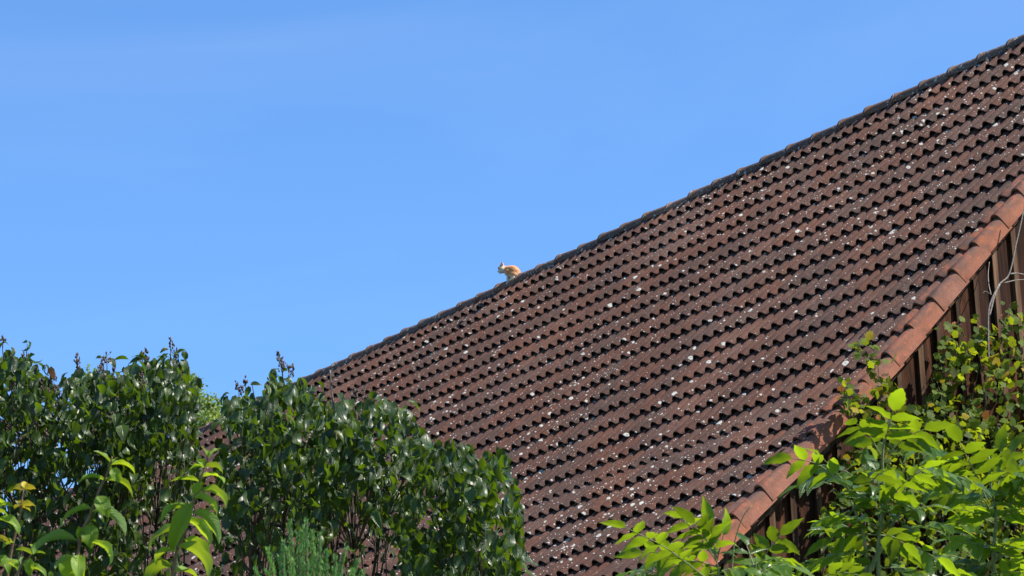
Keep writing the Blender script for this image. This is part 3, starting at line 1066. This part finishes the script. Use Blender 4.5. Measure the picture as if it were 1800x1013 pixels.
heads_l = [(rnd.uniform(5, 340), rnd.uniform(660, 800)) for _ in range(35)] + [(5, 605), (38, 640), (37, 700), (60, 690), (75, 680), (95, 690), (105, 705), (136, 640), (137, 652), (180, 650), (188, 640), (190, 690), (200, 672), (225, 680), (250, 640), (257, 630),
           (262, 645), (240, 720), (300, 620), (310, 632), (180, 745), (190, 735), (215, 760), (25, 750), (70, 765), (100, 720), (150, 700), (205, 705), (160, 770), (230, 740), (305, 700), (325, 690), (20, 680)]
sprigs_l = [(45, 650, 48, 605, [(50, 600, 60, 622), (48, 602, 36, 598), (44, 632, 52, 652)]),
            (8, 640, 4, 603, [(6, 602, -4, 608), (4, 604, 14, 596), (12, 618, 24, 634), (20, 610, 30, 622)]),
            (85, 660, 82, 640, [(80, 640, 92, 656), (80, 642, 70, 650), (66, 640, 82, 646)]),
            (178, 660, 178, 632, [(178, 630, 166, 622), (178, 630, 186, 624), (192, 630, 206, 642)]),
            (250, 660, 250, 630, [(250, 632, 226, 632), (252, 630, 232, 618), (250, 630, 226, 634), (226, 632, 204, 622), (246, 620, 256, 634)]),
            (300, 660, 300, 622, [(296, 622, 268, 634), (290, 632, 280, 618), (300, 630, 282, 620), (296, 614, 282, 613), (304, 622, 318, 621)]),
            (318, 660, 312, 622, [(312, 624, 318, 608), (320, 618, 334, 634), (314, 624, 302, 620), (310, 640, 326, 650), (318, 632, 336, 650)]),
            (340, 700, 350, 662, [(348, 664, 352, 684), (340, 664, 350, 676), (345, 690, 358, 705)])]
below = [(rnd.uniform(-40, 340), rnd.uniform(1040, 1500)) for _ in range(120)]
lilac('lilac_shrub', 'big dark green shrub at the left edge, brown seed heads outlined against the sky',
      poly_l, dens_l, 4400, 15.2, 2.1, [(60, 780, .03), (150, 760, .028), (215, 740, .03), (290, 750, .026), (330, 800, .02), (20, 800, .026)], heads_l, sprigs_l, below)

poly_r = [(384, 810), (397, 755), (396, 728), (408, 706), (428, 694), (450, 690), (462, 668), (480, 665), (500, 668), (525, 668), (545, 680), (560, 705), (600, 705), (630, 705), (660, 700), (700, 712), (722, 730),
          (742, 752), (757, 780), (790, 782), (820, 782), (848, 795), (872, 795), (893, 812), (898, 840), (912, 860), (905, 900), (915, 930), (925, 965), (930, 1040), (370, 1040)]


def dens_r(x, y):
    d = 1.0
    if x < 560 and y > 840: d = 0.85
    if y > 905 and x < 700: d = 0.30
    if x < 400 and y > 900: d = 0.3
    if 590 < x < 640 and 885 < y < 925: d = 0.03
    if 590 < x < 690 and 935 < y < 1013: d = 0.10
    if 350 < x < 520 and y > 950: d = 0.14
    if 870 < x < 930 and 890 < y < 930: d *= .6
    if 660 < x < 700 and 880 < y < 900: d *= .2
    if x > 880: d *= .85
    return d


heads_r = [(rnd.uniform(400, 880), rnd.uniform(800, 930)) for _ in range(16)] + [(495, 645), (491, 636), (497, 655), (515, 655), (508, 665), (470, 685), (420, 690), (432, 680), (425, 695), (625, 700), (640, 705), (450, 735), (455, 730), (470, 740), (490, 845), (500, 850), (620, 780), (460, 760)]
sprigs_r = [(495, 700, 492, 636, [(490, 650, 478, 645), (482, 648, 464, 666), (490, 660, 474, 672), (498, 646, 507, 662), (484, 666, 470, 680)]),
            (405, 730, 397, 695, [(398, 694, 376, 704), (400, 696, 386, 714), (404, 692, 386, 690)]),
            (445, 720, 442, 672, [(440, 676, 457, 670), (440, 680, 428, 700), (446, 690, 432, 708)]),
            (530, 720, 528, 672, [(528, 664, 552, 680), (530, 664, 516, 684), (556, 672, 574, 670), (530, 684, 520, 700)]),
            (585, 740, 582, 650, [(572, 690, 558, 700), (592, 692, 620, 708), (578, 704, 562, 720)]),
            (648, 740, 650, 692, [(664, 692, 648, 706), (662, 690, 640, 700), (674, 698, 690, 712), (665, 700, 672, 722)]),
            (715, 760, 712, 704, [(722, 704, 738, 712), (716, 720, 716, 740), (700, 716, 722, 736), (718, 706, 744, 714)]),
            (790, 810, 788, 772, [(790, 774, 778, 792), (796, 772, 780, 774), (808, 778, 826, 788)]),
            (818, 820, 816, 780, [(822, 780, 832, 806), (834, 788, 828, 812), (812, 786, 804, 806)]),
            (872, 830, 873, 782, [(874, 786, 880, 798), (880, 798, 896, 810), (838, 808, 864, 828), (874, 800, 868, 822)]),
            (905, 880, 904, 848, [(904, 850, 912, 872), (900, 866, 910, 878)]),
            (900, 930, 908, 915, [(908, 913, 922, 932), (918, 944, 928, 964)]),
            (880, 1020, 918, 1004, [(920, 1004, 944, 1010), (905, 1000, 915, 1016), (905, 930, 900, 952)])]
below = [(rnd.uniform(380, 920), rnd.uniform(1040, 1500)) for _ in range(160)]
lilac('lilac_shrub', 'broad dark green shrub in front of the roof slope, dry pale twig poking up',
      poly_r, dens_r, 4000, 14.6, 2.1, [(430, 800, .026), (500, 760, .03), (600, 800, .028), (690, 800, .03), (780, 850, .028), (860, 900, .022), (580, 850, .03), (455, 860, .024), (820, 960, .02)],
      heads_r, sprigs_r, below)
# the dry bare twig of the second shrub
lr = [o for o in COL.objects if o.name.startswith('lilac_shrub')][-1]
tw = tube(smooth_path(local(lr, [at(592, 800, 14.3), at(588, 720, 14.3), at(583, 690, 14.3), at(580, 651, 14.3)]), 4), 0.0032, 6)
tag(obj('dry_twig', tw, MAT_GREYBARK, lr), 'bare pale twig standing above the leaves')


# ------------------------------------------------------------------ tree behind the barn
def back_tree():
    c0 = at(285, 760, 58.0)
    root = empty('broadleaf_tree', (c0[0], c0[1], 0))
    tag(root, 'light green small-leaved tree beyond the barn, peeping out between the two dark shrubs', 'tree')
    L = np.array(Matrix.Translation(root.location).inverted())
    lumps = []
    for (x, y, r) in ((165, 668, 26), (150, 690, 30), (205, 690, 34), (250, 680, 30), (300, 675, 34), (325, 690, 34), (335, 672, 20), (345, 712, 30), (370, 712, 24), (375, 735, 28), (355, 745, 30),
                      (300, 730, 40), (250, 740, 45), (200, 750, 45), (340, 790, 45), (280, 800, 50), (220, 820, 50), (385, 760, 22), (150, 760, 40), (300, 870, 55), (250, 900, 60), (390, 745, 16)):
        p = at(x, y, 58.0 + rnd.uniform(-1.0, 1.0)); lumps.append((p, r / FPX * 58))
    ex = []
    for _ in range(16):
        ex.append((np.array([c0[0] + rnd.gauss(0, 1.3), c0[1] + rnd.gauss(0, 1.3), rnd.uniform(6.5, 12.5)]), rnd.uniform(.5, .9)))
    wood = []
    tb = np.array([c0[0], c0[1], -0.1])
    tt = np.array([c0[0] + .1, c0[1], 11.0])
    tp = smooth_path([tb, (tb + tt) / 2 + np.array([.15, -.1, 0]), tt], 6)
    trunk = obj('trunk', [(tube(tp, list(np.linspace(.22, .08, len(tp))), 10), L, .5)], MAT_BARK, root)
    for p, r in lumps + ex:
        s = min((q for q in tp if q[2] < p[2] - .3), key=lambda q: abs(q[2] - (p[2] - 1.6)), default=tp[0])
        pa = smooth_path([s, s * .4 + p * .6 - np.array([0, 0, .25]), p], 4)
        wood.append((tube(pa, list(np.linspace(.05, .012, len(pa))), 5), L, .5))
    obj('limbs', wood, MAT_BARK, root)
    its = []
    for p, r in lumps + ex:
        for _ in range(int(620 * (r / .35) ** 2)):
            v = nr.normal(0, 1, 3); v /= np.linalg.norm(v)
            q = p + v * r * (rnd.random() ** .45) * np.array([1, 1, .9]) * (1 + .25 * math.sin(7 * v[0] + 5 * v[2] * 3))
            its.append((SMALL_T[rnd.randrange(2)], L @ frame(q, nr.normal(0, 1, 3) + np.array([0, 0, -.3]), np.array([0, 0, 1]) + nr.normal(0, .5, 3), rnd.uniform(.06, .10)), rnd.random()))
    tag(obj('crown', its, MAT_TREE, root), kind='stuff')


back_tree()


# ------------------------------------------------------------------ bright stems in the foreground, left
def CB(x, y): return x / 4.3475, 780 + y / 4.3475


def shoot_plant(label, stem, leaves, d, group=None, mat=MAT_SHOOT, name='leafy_shoot', srad=0.0035):
    sp = [at(*CB(x, y), d) for x, y in stem]
    b_ = sp[0]
    ground_p = np.array([b_[0] + rnd.uniform(-.08, .08), b_[1] + rnd.uniform(-.08, .08), 0.0])
    root = empty(name, tuple(ground_p))
    tag(root, label, 'plant', group)
    path = stalk(ground_p, sp)
    obj('stem', tube(local(root, path), [0.0050] * 4 + list(np.linspace(0.0034, 0.0014, len(path) - 4)), 7), MAT_REDSTEM, root)
    for i, L_ in enumerate(leaves):
        x0, y0, x1, y1, w, kind = L_
        dd = d + rnd.uniform(-.02, .02)
        p, q = at(*CB(x0, y0), dd), at(*CB(x1, y1), dd + rnd.uniform(-.03, .03))
        # arching leaves: the blade leaves the stem higher than the straight line to its tip
        ln = np.linalg.norm(q - p)
        ax = (q - p) / ln
        upv = np.array([0, 0, 1.0])
        face = -CAM_M[:, 2]
        nrm = upv * (1.0 if kind != 'f' else .3) + face * ((rnd.uniform(-.7, .3) if kind == 'a' else (.9 if kind == 'f' else rnd.uniform(-.9, .4)))) + nr.normal(0, .12, 3)
        curl = 1.5 if kind == 'a' else (.9 if kind == 'f' else .7)
        t = leaf_template(prof_lance(0.5), 10, 4, fold=rnd.uniform(.15, .4), curl=curl, twist=rnd.uniform(-.35, .35), ruffle=0.07, seed=i)
        ex = t.v[-2 - 0] * 0 + t.v[-3]       # tip (middle vertex of the last row)
        tip = np.array([0.0, ex[1], ex[2]])
        # rotate the template so that its own base-tip chord lies along Y
        a = math.atan2(tip[2], tip[1]); cl = math.hypot(tip[1], tip[2])
        Rm = np.array(Matrix.Rotation(-a, 3, 'X'))
        t.v = t.v @ Rm.T
        m = frame(p, ax, nrm, 1.0)
        wm = w / 4.3475 / FPX * d
        sc = np.diag([wm, ln / cl, ln / cl, 1.0])
        me = mesh_many('leaf', [(t, None, rnd.random())], [mat if not kind == 'y' else MAT_YELLOW])
        # width scales apart from length
        inst('leaf', me, m @ sc, root)
    return root


shoot_plant('taller bright green leafy stem at lower left, nearest the feathery conifer',
            [(1310, 1060), (1350, 830), (1400, 700), (1450, 560), (1490, 400), (1530, 280), (1570, 170), (1590, 95)],
            [(1588, 110, 1535, 25, 55, 'n'), (1592, 110, 1690, 38, 50, 'n'), (1570, 170, 1500, 125, 60, 'f'), (1560, 185, 1435, 225, 75, 'a'), (1570, 180, 1702, 235, 85, 'a'),
             (1545, 250, 1712, 305, 75, 'a'), (1525, 290, 1295, 292, 70, 'n'), (1530, 300, 1475, 385, 80, 'f'), (1535, 365, 1722, 505, 90, 'a'), (1475, 410, 1655, 555, 95, 'a'),
             (1440, 490, 1238, 610, 65, 'a'), (1470, 530, 1672, 768, 125, 'a'), (1425, 575, 1600, 785, 110, 'a'), (1395, 670, 1140, 830, 85, 'a'), (1470, 450, 1310, 830, 150, 'f'),
             (1352, 785, 1575, 1050, 160, 'a'), (1400, 735, 1585, 905, 120, 'a'), (1330, 925, 1105, 1070, 150, 'a'), (1345, 825, 1195, 935, 95, 'a'), (1335, 985, 1520, 1075, 120, 'a'),
             (1590, 105, 1600, 50, 30, 'n')], 6.0)
shoot_plant('bright green leafy stem between the taller one and the yellow-topped one, broad folded leaf halfway',
            [(570, 1090), (590, 900), (620, 680), (680, 560), (760, 350), (810, 250), (840, 160), (858, 100)],
            [(850, 155, 712, 58, 80, 'n'), (845, 165, 1030, 240, 85, 'a'), (855, 190, 918, 300, 95, 'f'), (800, 285, 598, 310, 70, 'a'), (795, 285, 1012, 415, 80, 'a'), (860, 150, 905, 110, 30, 'n'),
             (745, 400, 825, 565, 130, 'f'), (705, 500, 460, 640, 90, 'a'), (705, 520, 958, 705, 85, 'a'), (600, 630, 640, 750, 80, 'f'), (680, 615, 695, 805, 150, 'f'),
             (590, 745, 262, 845, 90, 'a'), (700, 755, 832, 935, 60, 'a'), (520, 850, 545, 1060, 170, 'f'), (600, 850, 600, 1060, 120, 'f'), (650, 850, 640, 1040, 50, 'f'), (590, 880, 420, 960, 70, 'a')], 6.3)
shoot_plant('short pale green leafy stem low in the bottom left corner',
            [(90, 1100), (130, 1000), (170, 920), (215, 880), (255, 820)],
            [(245, 850, 118, 812, 60, 'n'), (250, 845, 272, 755, 40, 'n'), (255, 845, 350, 842, 45, 'n'), (225, 875, 232, 1015, 85, 'f'), (165, 925, -20, 965, 70, 'a'), (200, 955, 350, 1035, 65, 'a'),
             (175, 920, 270, 930, 80, 'f'), (250, 840, 225, 770, 30, 'n'), (140, 980, 20, 900, 60, 'n'), (160, 930, 185, 860, 40, 'n')], 6.6)
shoot_plant('leafy stem at the left edge topped by two tiers of yellow leaves',
            [(40, 1120), (90, 800), (150, 560), (160, 470), (180, 350)],
            [(180, 350, 98, 345, 75, 'y'), (182, 345, 275, 345, 75, 'y'), (180, 345, 150, 385, 60, 'y'), (182, 350, 235, 385, 60, 'y'), (185, 340, 200, 295, 50, 'y'),
             (160, 470, 110, 500, 70, 'y'), (165, 470, 272, 480, 80, 'y'), (160, 480, 140, 440, 60, 'y'), (165, 485, 235, 520, 60, 'y'),
             (-30, 500, 110, 492, 60, 'a'), (-40, 590, 145, 700, 110, 'a'), (-20, 420, 40, 500, 60, 'n'), (-40, 870, 60, 1000, 90, 'a'), (-30, 740, 70, 750, 80, 'y'), (100, 760, 20, 800, 60, 'a'), (-60, 540, 60, 560, 80, 'a')], 6.8)


# ------------------------------------------------------------------ feathery conifer
def conifer():
    d = 5.6
    base = at(545, 1200, d)
    root = empty('feathery_conifer', (base[0], base[1], 0))
    tag(root, 'soft blurry green conifer tips rising from the bottom edge below the dark shrub', 'conifer')
    L = np.array(Matrix.Translation(root.location).inverted())
    tr = smooth_path([np.array([base[0], base[1], 0]), np.array([base[0] + .02, base[1], 1.2]), at(540, 1060, d)], 5)
    wood = [(tube(tr, list(np.linspace(.03, .008, len(tr))), 7), L, .5)]
    its = []
    tips = [(470, 966), (510, 918), (538, 916), (523, 939), (563, 941), (574, 971), (608, 966), (489, 980), (447, 1001), (587, 1001), (631, 987), (498, 950), (548, 935), (530, 960), (556, 975), (515, 985), (640, 1005), (600, 990), (480, 1000), (545, 990), (466, 1005), (620, 1003),
            (505, 965), (533, 930), (570, 990), (590, 980)]
    for (x, y) in tips:
        dd = d + rnd.uniform(-.12, .12)
        top = at(x, y, dd); b_ = at(x * .75 + 540 * .25 + rnd.uniform(-6, 6), 1075, dd)
        pa = smooth_path([b_, b_ * .5 + top * .5 + nr.normal(0, .004, 3), top], 8)
        wood.append((tube(pa, list(np.linspace(.003, .0008, len(pa))), 4), L, .5))
        seg = np.array(pa)
        ln = np.linalg.norm(top - b_)
        hue = rnd.random()
        for _ in range(int(420 * ln / .15)):
            t = rnd.random(); k = t * (len(seg) - 1); i = int(k); p = seg[i] + (seg[min(i + 1, len(seg) - 1)] - seg[i]) * (k - i)
            w = 0.0055 * (1 - .7 * t) + .001
            az = rnd.uniform(0, 6.28)
            out = np.array([math.cos(az), math.sin(az), 0])
            p = p + out * w * rnd.random()
            its.append((SMALL_T[0], L @ frame(p, out * .55 + np.array([0, 0, 1.0]), out + np.array([0, 0, .2]), rnd.uniform(.0035, .006), rnd.uniform(.006, .010)), min(1, max(0, hue + rnd.gauss(0, .2)))))
    for _ in range(1500):      # body of the shrub below the frame
        t = rnd.random(); z = 0.4 + t * (at(540, 1110, d)[2] - .4)
        az = rnd.uniform(0, 6.28); r_ = .45 * (1 - t * .7) * rnd.random() ** .5
        p = np.array([base[0] + math.cos(az) * r_, base[1] + math.sin(az) * r_, z])
        its.append((SMALL_T[0], L @ frame(p, np.array([math.cos(az), math.sin(az), 1.4]), np.array([math.cos(az), math.sin(az), 0]), .03), rnd.random()))
    obj('stems', wood, MAT_REDSTEM, root)
    tag(obj('foliage', its, MAT_JUNIPER, root), kind='stuff')


conifer()


# ------------------------------------------------------------------ shrubs with compound leaves, right
PM = [(mesh_many('leaflet', [(PINN_T[i % 8], None, (i + .5) / 16)], [MAT_PINNATE]), i) for i in range(16)]


def compound(root, pb, pt, d, pairs, ll, sag=0.0, tint=None, facecam=None, flat=None):
    """one compound leaf from pixel pb to pixel pt at distance d; ll = leaflet length in photo pixels"""
    a = at(pb[0], pb[1], d); b_ = at(pt[0], pt[1], d + rnd.uniform(-.08, .05))
    ln = np.linalg.norm(b_ - a)
    mid = (a + b_) / 2 + np.array([0, 0, sag * ln])
    path = smooth_path([a, mid, b_], 5)
    lc = empty('compound_leaf_tmp', (0, 0, 0)); bpy.data.objects.remove(lc)
    o = obj('compound_leaf', tube(local(root, path), list(np.linspace(0.0019, 0.0009, len(path))), 5), MAT_GREENSTEM, root)
    o.location = (0, 0, 0)
    seg = np.array(path)
    L_ = ll * 1.12 / FPX * d
    if facecam is None: facecam = rnd.uniform(-1.0, -.5) if rnd.random() < .38 else rnd.uniform(.2, .6)
    up = np.array([0, 0, 1.0]) - CAM_M[:, 2] * facecam + nr.normal(0, .15, 3)
    ti0 = rnd.uniform(.1, .9) if tint is None else tint

    def put(p, dirv, k=1.0):
        nrm = up + nr.normal(0, .22, 3)
        i = int(min(15, max(0, (ti0 + rnd.gauss(0, .18)) * 16)))
        m = frame(p, dirv, nrm, L_ * k * rnd.uniform(.9, 1.1))
        q = bpy.data.objects.new('leaflet', PM[i][0]); COL.objects.link(q); q.parent = o
        M = Matrix.Translation(root.location).inverted() @ Matrix([list(r) for r in m])
        q.matrix_local = M

    for k in range(pairs):
        t = 0.28 + 0.66 * k / max(1, pairs - 0.3)
        kk = t * (len(seg) - 1); i = int(kk); p = seg[i] + (seg[min(i + 1, len(seg) - 1)] - seg[i]) * (kk - i)
        ax = seg[min(i + 1, len(seg) - 1)] - seg[max(0, i - 1)]; ax /= np.linalg.norm(ax)
        sd = np.cross(ax, up); sd /= np.linalg.norm(sd)
        for s in (-1, 1):
            put(p, sd * s + ax * rnd.uniform(.35, .75) + np.array([0, 0, -.12]), .8 + .2 * math.sin(math.pi * t))
    ax = seg[-1] - seg[-3]; ax /= np.linalg.norm(ax)
    put(seg[-1], ax + np.array([0, 0, -.15]), 1.05)
    return len(seg)


def pinnate_shrub(label, d, stems, comps, base_px, extra=(), r0=.0062, r1=.0025):
    bp = at(base_px, 1013, d)
    root = empty('pinnate_shrub', (bp[0], bp[1], 0))
    tag(root, label, 'shrub')
    L = np.array(Matrix.Translation(root.location).inverted())
    for st in stems:
        pts = [at(x, y, d) for x, y in st]
        g = np.array([bp[0] * .6 + pts[0][0] * .4, bp[1] * .6 + pts[0][1] * .4, 0])
        pa = stalk(g, pts)
        obj('stem', [(tube(pa, [r0 * 1.6] * 4 + list(np.linspace(r0, r1, len(pa) - 4)), 8), L, .5)], MAT_GREENSTEM, root)
    for ci, c in enumerate(comps):
        compound(root, (c[0], c[1]), (c[2], c[3]), d + (c[7] if len(c) > 7 else rnd.uniform(-.15, .15)), c[4], c[5], c[6] if len(c) > 6 else .08,
                 facecam=(-rnd.uniform(.45, .8) if ci < 4 else None))
    for (x0, x1, y0, y1, n, cx) in extra:
        for _ in range(n):
            x, y = rnd.uniform(x0, x1), rnd.uniform(y0, y1)
            a = rnd.uniform(-.9, .9) + (math.pi if x < cx else 0)
            l_ = rnd.uniform(45, 75)
            compound(root, (x, y), (x + l_ * math.cos(a), y - l_ * abs(math.sin(a)) * .6 + 8), d + rnd.uniform(.1, .55), 3, rnd.uniform(36, 46), .12)
    return root


def C8(x, y): return 1400 + x / 4.3475, 780 + y / 4.3475


def cc(x0, y0, x1, y1, n, ll, sag=.08, dd=0.0):
    a, b_ = C8(x0, y0), C8(x1, y1)
    return (a[0], a[1], b_[0], b_[1], n, ll, sag, dd)


mid = [(1552, 790, 1570, 722, 3, 56, 0, -.25), (1548, 800, 1505, 745, 3, 46, .12, -.2), (1560, 800, 1625, 755, 3, 48, .1, -.1),
       (1490, 860, 1392, 806, 3, 50, .14, -.3), (1500, 870, 1440, 800, 2, 44, .05, .1),
       cc(640, 620, 560, 220, 3, 46), cc(640, 600, 850, 330, 3, 44), cc(640, 640, 1010, 480, 3, 52), cc(640, 640, 330, 560, 3, 50), cc(640, 730, 960, 640, 3, 46), cc(640, 700, 260, 740, 3, 48),
       cc(640, 800, 1080, 880, 3, 52, .15), cc(640, 880, 230, 870, 3, 54, .12), cc(640, 950, 1000, 1010, 3, 52), cc(640, 930, 330, 1010, 3, 52), cc(640, 520, 420, 330, 3, 44), cc(640, 520, 980, 190, 3, 48),
       cc(640, 440, 600, 120, 2, 46), cc(640, 560, 800, 450, 2, 44), cc(640, 700, 820, 760, 2, 46, .1, -.2), cc(640, 1000, 620, 1110, 3, 50), cc(560, 300, 700, 200, 2, 50, .05, -.2)]
pinnate_shrub('large glossy shrub with compound leaves, rising to a bright rosette beside the orange verge', 8.2,
              [[(1545, 1040), (1543, 960), (1548, 930), (1552, 860), (1552, 790), (1566, 735)], [(1520, 1040), (1520, 950), (1495, 880)], [(1550, 960), (1580, 900)]], mid, 1545, [(1450, 1660, 830, 1020, 15, 1545)])
rightc = [cc(1470, 460, 1250, -10, 4, 54, .02, -.2), cc(1500, 500, 1700, 330, 3, 48), cc(1500, 640, 1260, 500, 3, 48), cc(1500, 600, 1780, 520, 3, 50), cc(1500, 760, 1760, 800, 3, 50), cc(1500, 820, 1270, 760, 3, 48),
          cc(1500, 900, 1720, 720, 3, 46), cc(1500, 960, 1290, 930, 3, 48), cc(1500, 1000, 1790, 1000, 3, 50), cc(1520, 400, 1620, 80, 3, 46), cc(1520, 420, 1800, 180, 3, 46), cc(1500, 560, 1380, 360, 3, 46),
          cc(1510, 980, 1420, 1080, 3, 46), cc(1460, 480, 1160, 380, 3, 46, .1, .2), cc(1560, 300, 1560, 60, 2, 44, 0, .2), (1770, 900, 1820, 830, 3, 48), (1760, 980, 1700, 940, 2, 46)]
pinnate_shrub('glossy green shrub with compound leaves at the right edge, on a tall pale stem', 8.8,
              [[(1748, 1040), (1746, 980), (1751, 905), (1742, 860), (1738, 800)], [(1748, 985), (1790, 955), (1810, 930)]], rightc, 1750, [(1650, 1810, 790, 1020, 17, 1750)])


def C6(x, y): return 1000 + x / 4.3475, 780 + y / 4.3475


def c6(x0, y0, x1, y1, n, ll, sag=.08, dd=0.0):
    a, b_ = C6(x0, y0), C6(x1, y1)
    return (a[0], a[1], b_[0], b_[1], n, ll, sag, dd)


leftc = [c6(1040, 1020, 430, 640, 5, 48, .05, -.2), c6(1130, 900, 860, 570, 3, 44, .08, 0), c6(1130, 880, 1080, 620, 2, 42, .05, -.1), c6(1110, 980, 560, 830, 4, 46, .10, .1), c6(1130, 940, 760, 960, 3, 46, .12, .1), c6(1130, 880, 960, 610, 3, 42, .06, -.1), c6(1130, 900, 1180, 700, 2, 40, 0, .1),
         c6(1430, 1000, 1620, 700, 3, 50, .1, .2), c6(1430, 980, 1360, 780, 2, 46, 0, .1), c6(1430, 1000, 1700, 940, 3, 48, .15), c6(1130, 1000, 1340, 960, 3, 44, .1), c6(1100, 1050, 900, 1060, 3, 46), c6(1430, 1060, 1560, 1060, 3, 48)]
pinnate_shrub('low glossy green shrub with compound leaves overlapping the lower end of the orange verge', 7.6,
              [[C6(1180, 1150), C6(1150, 1000), C6(1130, 900), C6(1110, 800)], [C6(1440, 1150), C6(1430, 1000), C6(1430, 860)], [C6(1240, 1100), C6(1250, 900), C6(1270, 740), C6(1330, 560), C6(1400, 470)]], leftc, 1270, [(1120, 1450, 975, 1030, 11, 1290)], .0024, .0009)


# ------------------------------------------------------------------ vine over the gable
def vine():
    d0 = 22.6
    def wall_pt(px, py, off):
        """point where the pixel ray meets a plane `off` metres in front of the gable cladding"""
        v = CAM_M @ np.array([(px - 900.0) / FPX, (py - 506.5) / FPX, 1.0])
        t = (WX + off - CAM_P[0]) / v[0]
        return CAM_P + v * t
    b_ = wall_pt(1640, 1013, 0.15)
    root = empty('climbing_vine', (0.1, b_[1], 0))
    tag(root, 'yellow-green climbing vine with small lobed leaves spreading over the wooden gable', 'vine')
    L = np.array(Matrix.Translation(root.location).inverted())
    items = []
    def leafat(px, py, off, sz, ti=None):
        p = wall_pt(px, py, off)
        az = rnd.uniform(-1.3, 1.3)
        yd = np.array([rnd.uniform(-.2, .6), math.sin(az) * .8, -rnd.uniform(.1, 1)])
        nrm = (np.array([.8, -.25, .7]) if rnd.random() < .5 else np.array([-.3, .8, .6])) + nr.normal(0, .45, 3)
        items.append((-off + rnd.random() * .05, frame(p, yd, nrm, sz * rnd.uniform(.8, 1.1), sz), rnd.random() if ti is None else ti))
    main = [(1800, 545), (1776, 530), (1760, 560), (1735, 575), (1705, 590), (1670, 570), (1640, 615), (1660, 640), (1625, 650), (1640, 690), (1610, 710), (1570, 700), (1550, 760), (1480, 800), (1460, 850), (1440, 900), (1440, 1040), (1470, 1130), (1700, 1180), (1900, 1150), (2010, 1000), (1960, 820), (1900, 640), (1850, 560)]
    def dn(x, y):
        t = (y - 560) / 300.0
        base = min(1, .40 + .60 * t)
        k = math.sin(x * .045 + 1.3) * math.sin(y * .05 + x * .02) * .5 + .5
        base *= (.25 + .95 * k)
        if x > 1830: base *= max(0.1, 1 - (x - 1830) / 170.0)
        if x < 1480 and y > 880: base *= .6
        if 1600 < x < 1700 and y > 900: base *= .35
        if x < 1580 and y > 840: base *= .5
        return base
    n = 0
    while n < 4300:
        x, y = rnd.uniform(1440, 2010), rnd.uniform(530, 1180)
        if inside(main, x, y) and rnd.random() < dn(x, y):
            leafat(x, y, rnd.betavariate(1.2, 2.2) * .5 + .05, rnd.uniform(.038, .075)); n += 1
    # column of sprays leaning over the verge and roof edge
    sprays = [[(1575, 770), (1560, 700), (1535, 650), (1515, 620), (1505, 600)], [(1560, 760), (1545, 690), (1543, 640), (1530, 600)], [(1550, 760), (1520, 700), (1490, 690), (1470, 670)], [(1585, 760), (1570, 690), (1562, 655)],
              [(1540, 740), (1500, 720), (1480, 700)], [(1650, 640), (1670, 610), (1660, 585), (1690, 570)], [(1760, 600), (1770, 560), (1775, 535)], [(1720, 620), (1735, 590), (1715, 560)]]
    wood = []
    for sp in sprays:
        pts = [wall_pt(x, y, .32 + .02 * i) for i, (x, y) in enumerate(sp)]
        pa = smooth_path(pts, 5)
        wood.append((tube(pa, list(np.linspace(.004, .0015, len(pa))), 5), L, .5))
        for i in range(len(sp) - 1):
            for _ in range(12):
                t = rnd.random()
                x = sp[i][0] + (sp[i+1][0] - sp[i][0]) * t + rnd.gauss(0, 7); y = sp[i][1] + (sp[i+1][1] - sp[i][1]) * t + rnd.gauss(0, 6)
                leafat(x, y, .32 + rnd.uniform(-.03, .06), rnd.uniform(.035, .07), min(.999, rnd.random() * 1.05))
    for (x, y, ti) in ((1738, 628, .93), (1752, 630, .94), (1745, 625, .92), (1526, 582, .93), (1680, 650, .96), (1783, 610, .93), (1770, 655, .93), (1572, 627, .91), (1500, 715, .93)):
        leafat(x, y, .5, .075, ti)
    # woody stems on the wall
    for k in range(26):
        x0 = rnd.uniform(1500, 1800); y0 = rnd.uniform(1000, 1200)
        x1 = min(1810, max(1500, x0 + rnd.uniform(-90, 90))); y1 = rnd.uniform(600, 800) if x1 > 1620 else rnd.uniform(720, 850)
        pts = [wall_pt(x0, y0, .1)]
        for j in range(1, 6):
            t = j / 6
            pts.append(wall_pt(x0 + (x1 - x0) * t + rnd.gauss(0, 14), y0 + (y1 - y0) * t, .06 + rnd.random() * .2))
        pts.append(wall_pt(x1, y1, .15))
        pa = stalk(np.array([pts[0][0], pts[0][1] + rnd.uniform(-.3, .3), 0.0]), pts)
        wood.append((tube(pa, list(np.linspace(.010, .002, len(pa))), 5), L, .5))
    obj('stems', wood, MAT_BARK, root)
    place_leaves(root, items, VINE_T, MAT_VINE)
    # bare grey branch
    def P(x, y, o=.35): return wall_pt(x, y, o)
    br = [(tube(smooth_path([P(1738, 640), P(1737, 560), P(1742, 530), P(1757, 500), P(1774, 482), P(1786, 430), P(1793, 400), P(1806, 340)], 5), list(np.linspace(.007, .0045, 36)), 8), L, .5),
          (tube(smooth_path([P(1757, 500), P(1748, 520), P(1743, 540), P(1739, 555)], 4), [.0075] * 13, 7), L, .5),
          (tube(smooth_path([P(1742, 518), P(1738, 500, .2), P(1737, 480, .1), P(1739, 461, .08)], 4), list(np.linspace(.0045, .003, 13)), 6), L, .5),
          (tube(smooth_path([P(1774, 482), P(1790, 481), P(1812, 486)], 4), list(np.linspace(.007, .004, 9)), 6), L, .5),
          (tube(smooth_path([P(1764, 498), P(1785, 493), P(1812, 491)], 4), list(np.linspace(.005, .003, 9)), 6), L, .5),
          (tube(smooth_path([P(1742, 518), P(1732, 512), P(1728, 516)], 4), list(np.linspace(.003, .0015, 9)), 5), L, .5)]
    b2 = tag(obj('bare_branch', br, MAT_GREYBARK, root), 'bare pale grey branch in front of the boards')


vine()
bpy.context.view_layer.update()
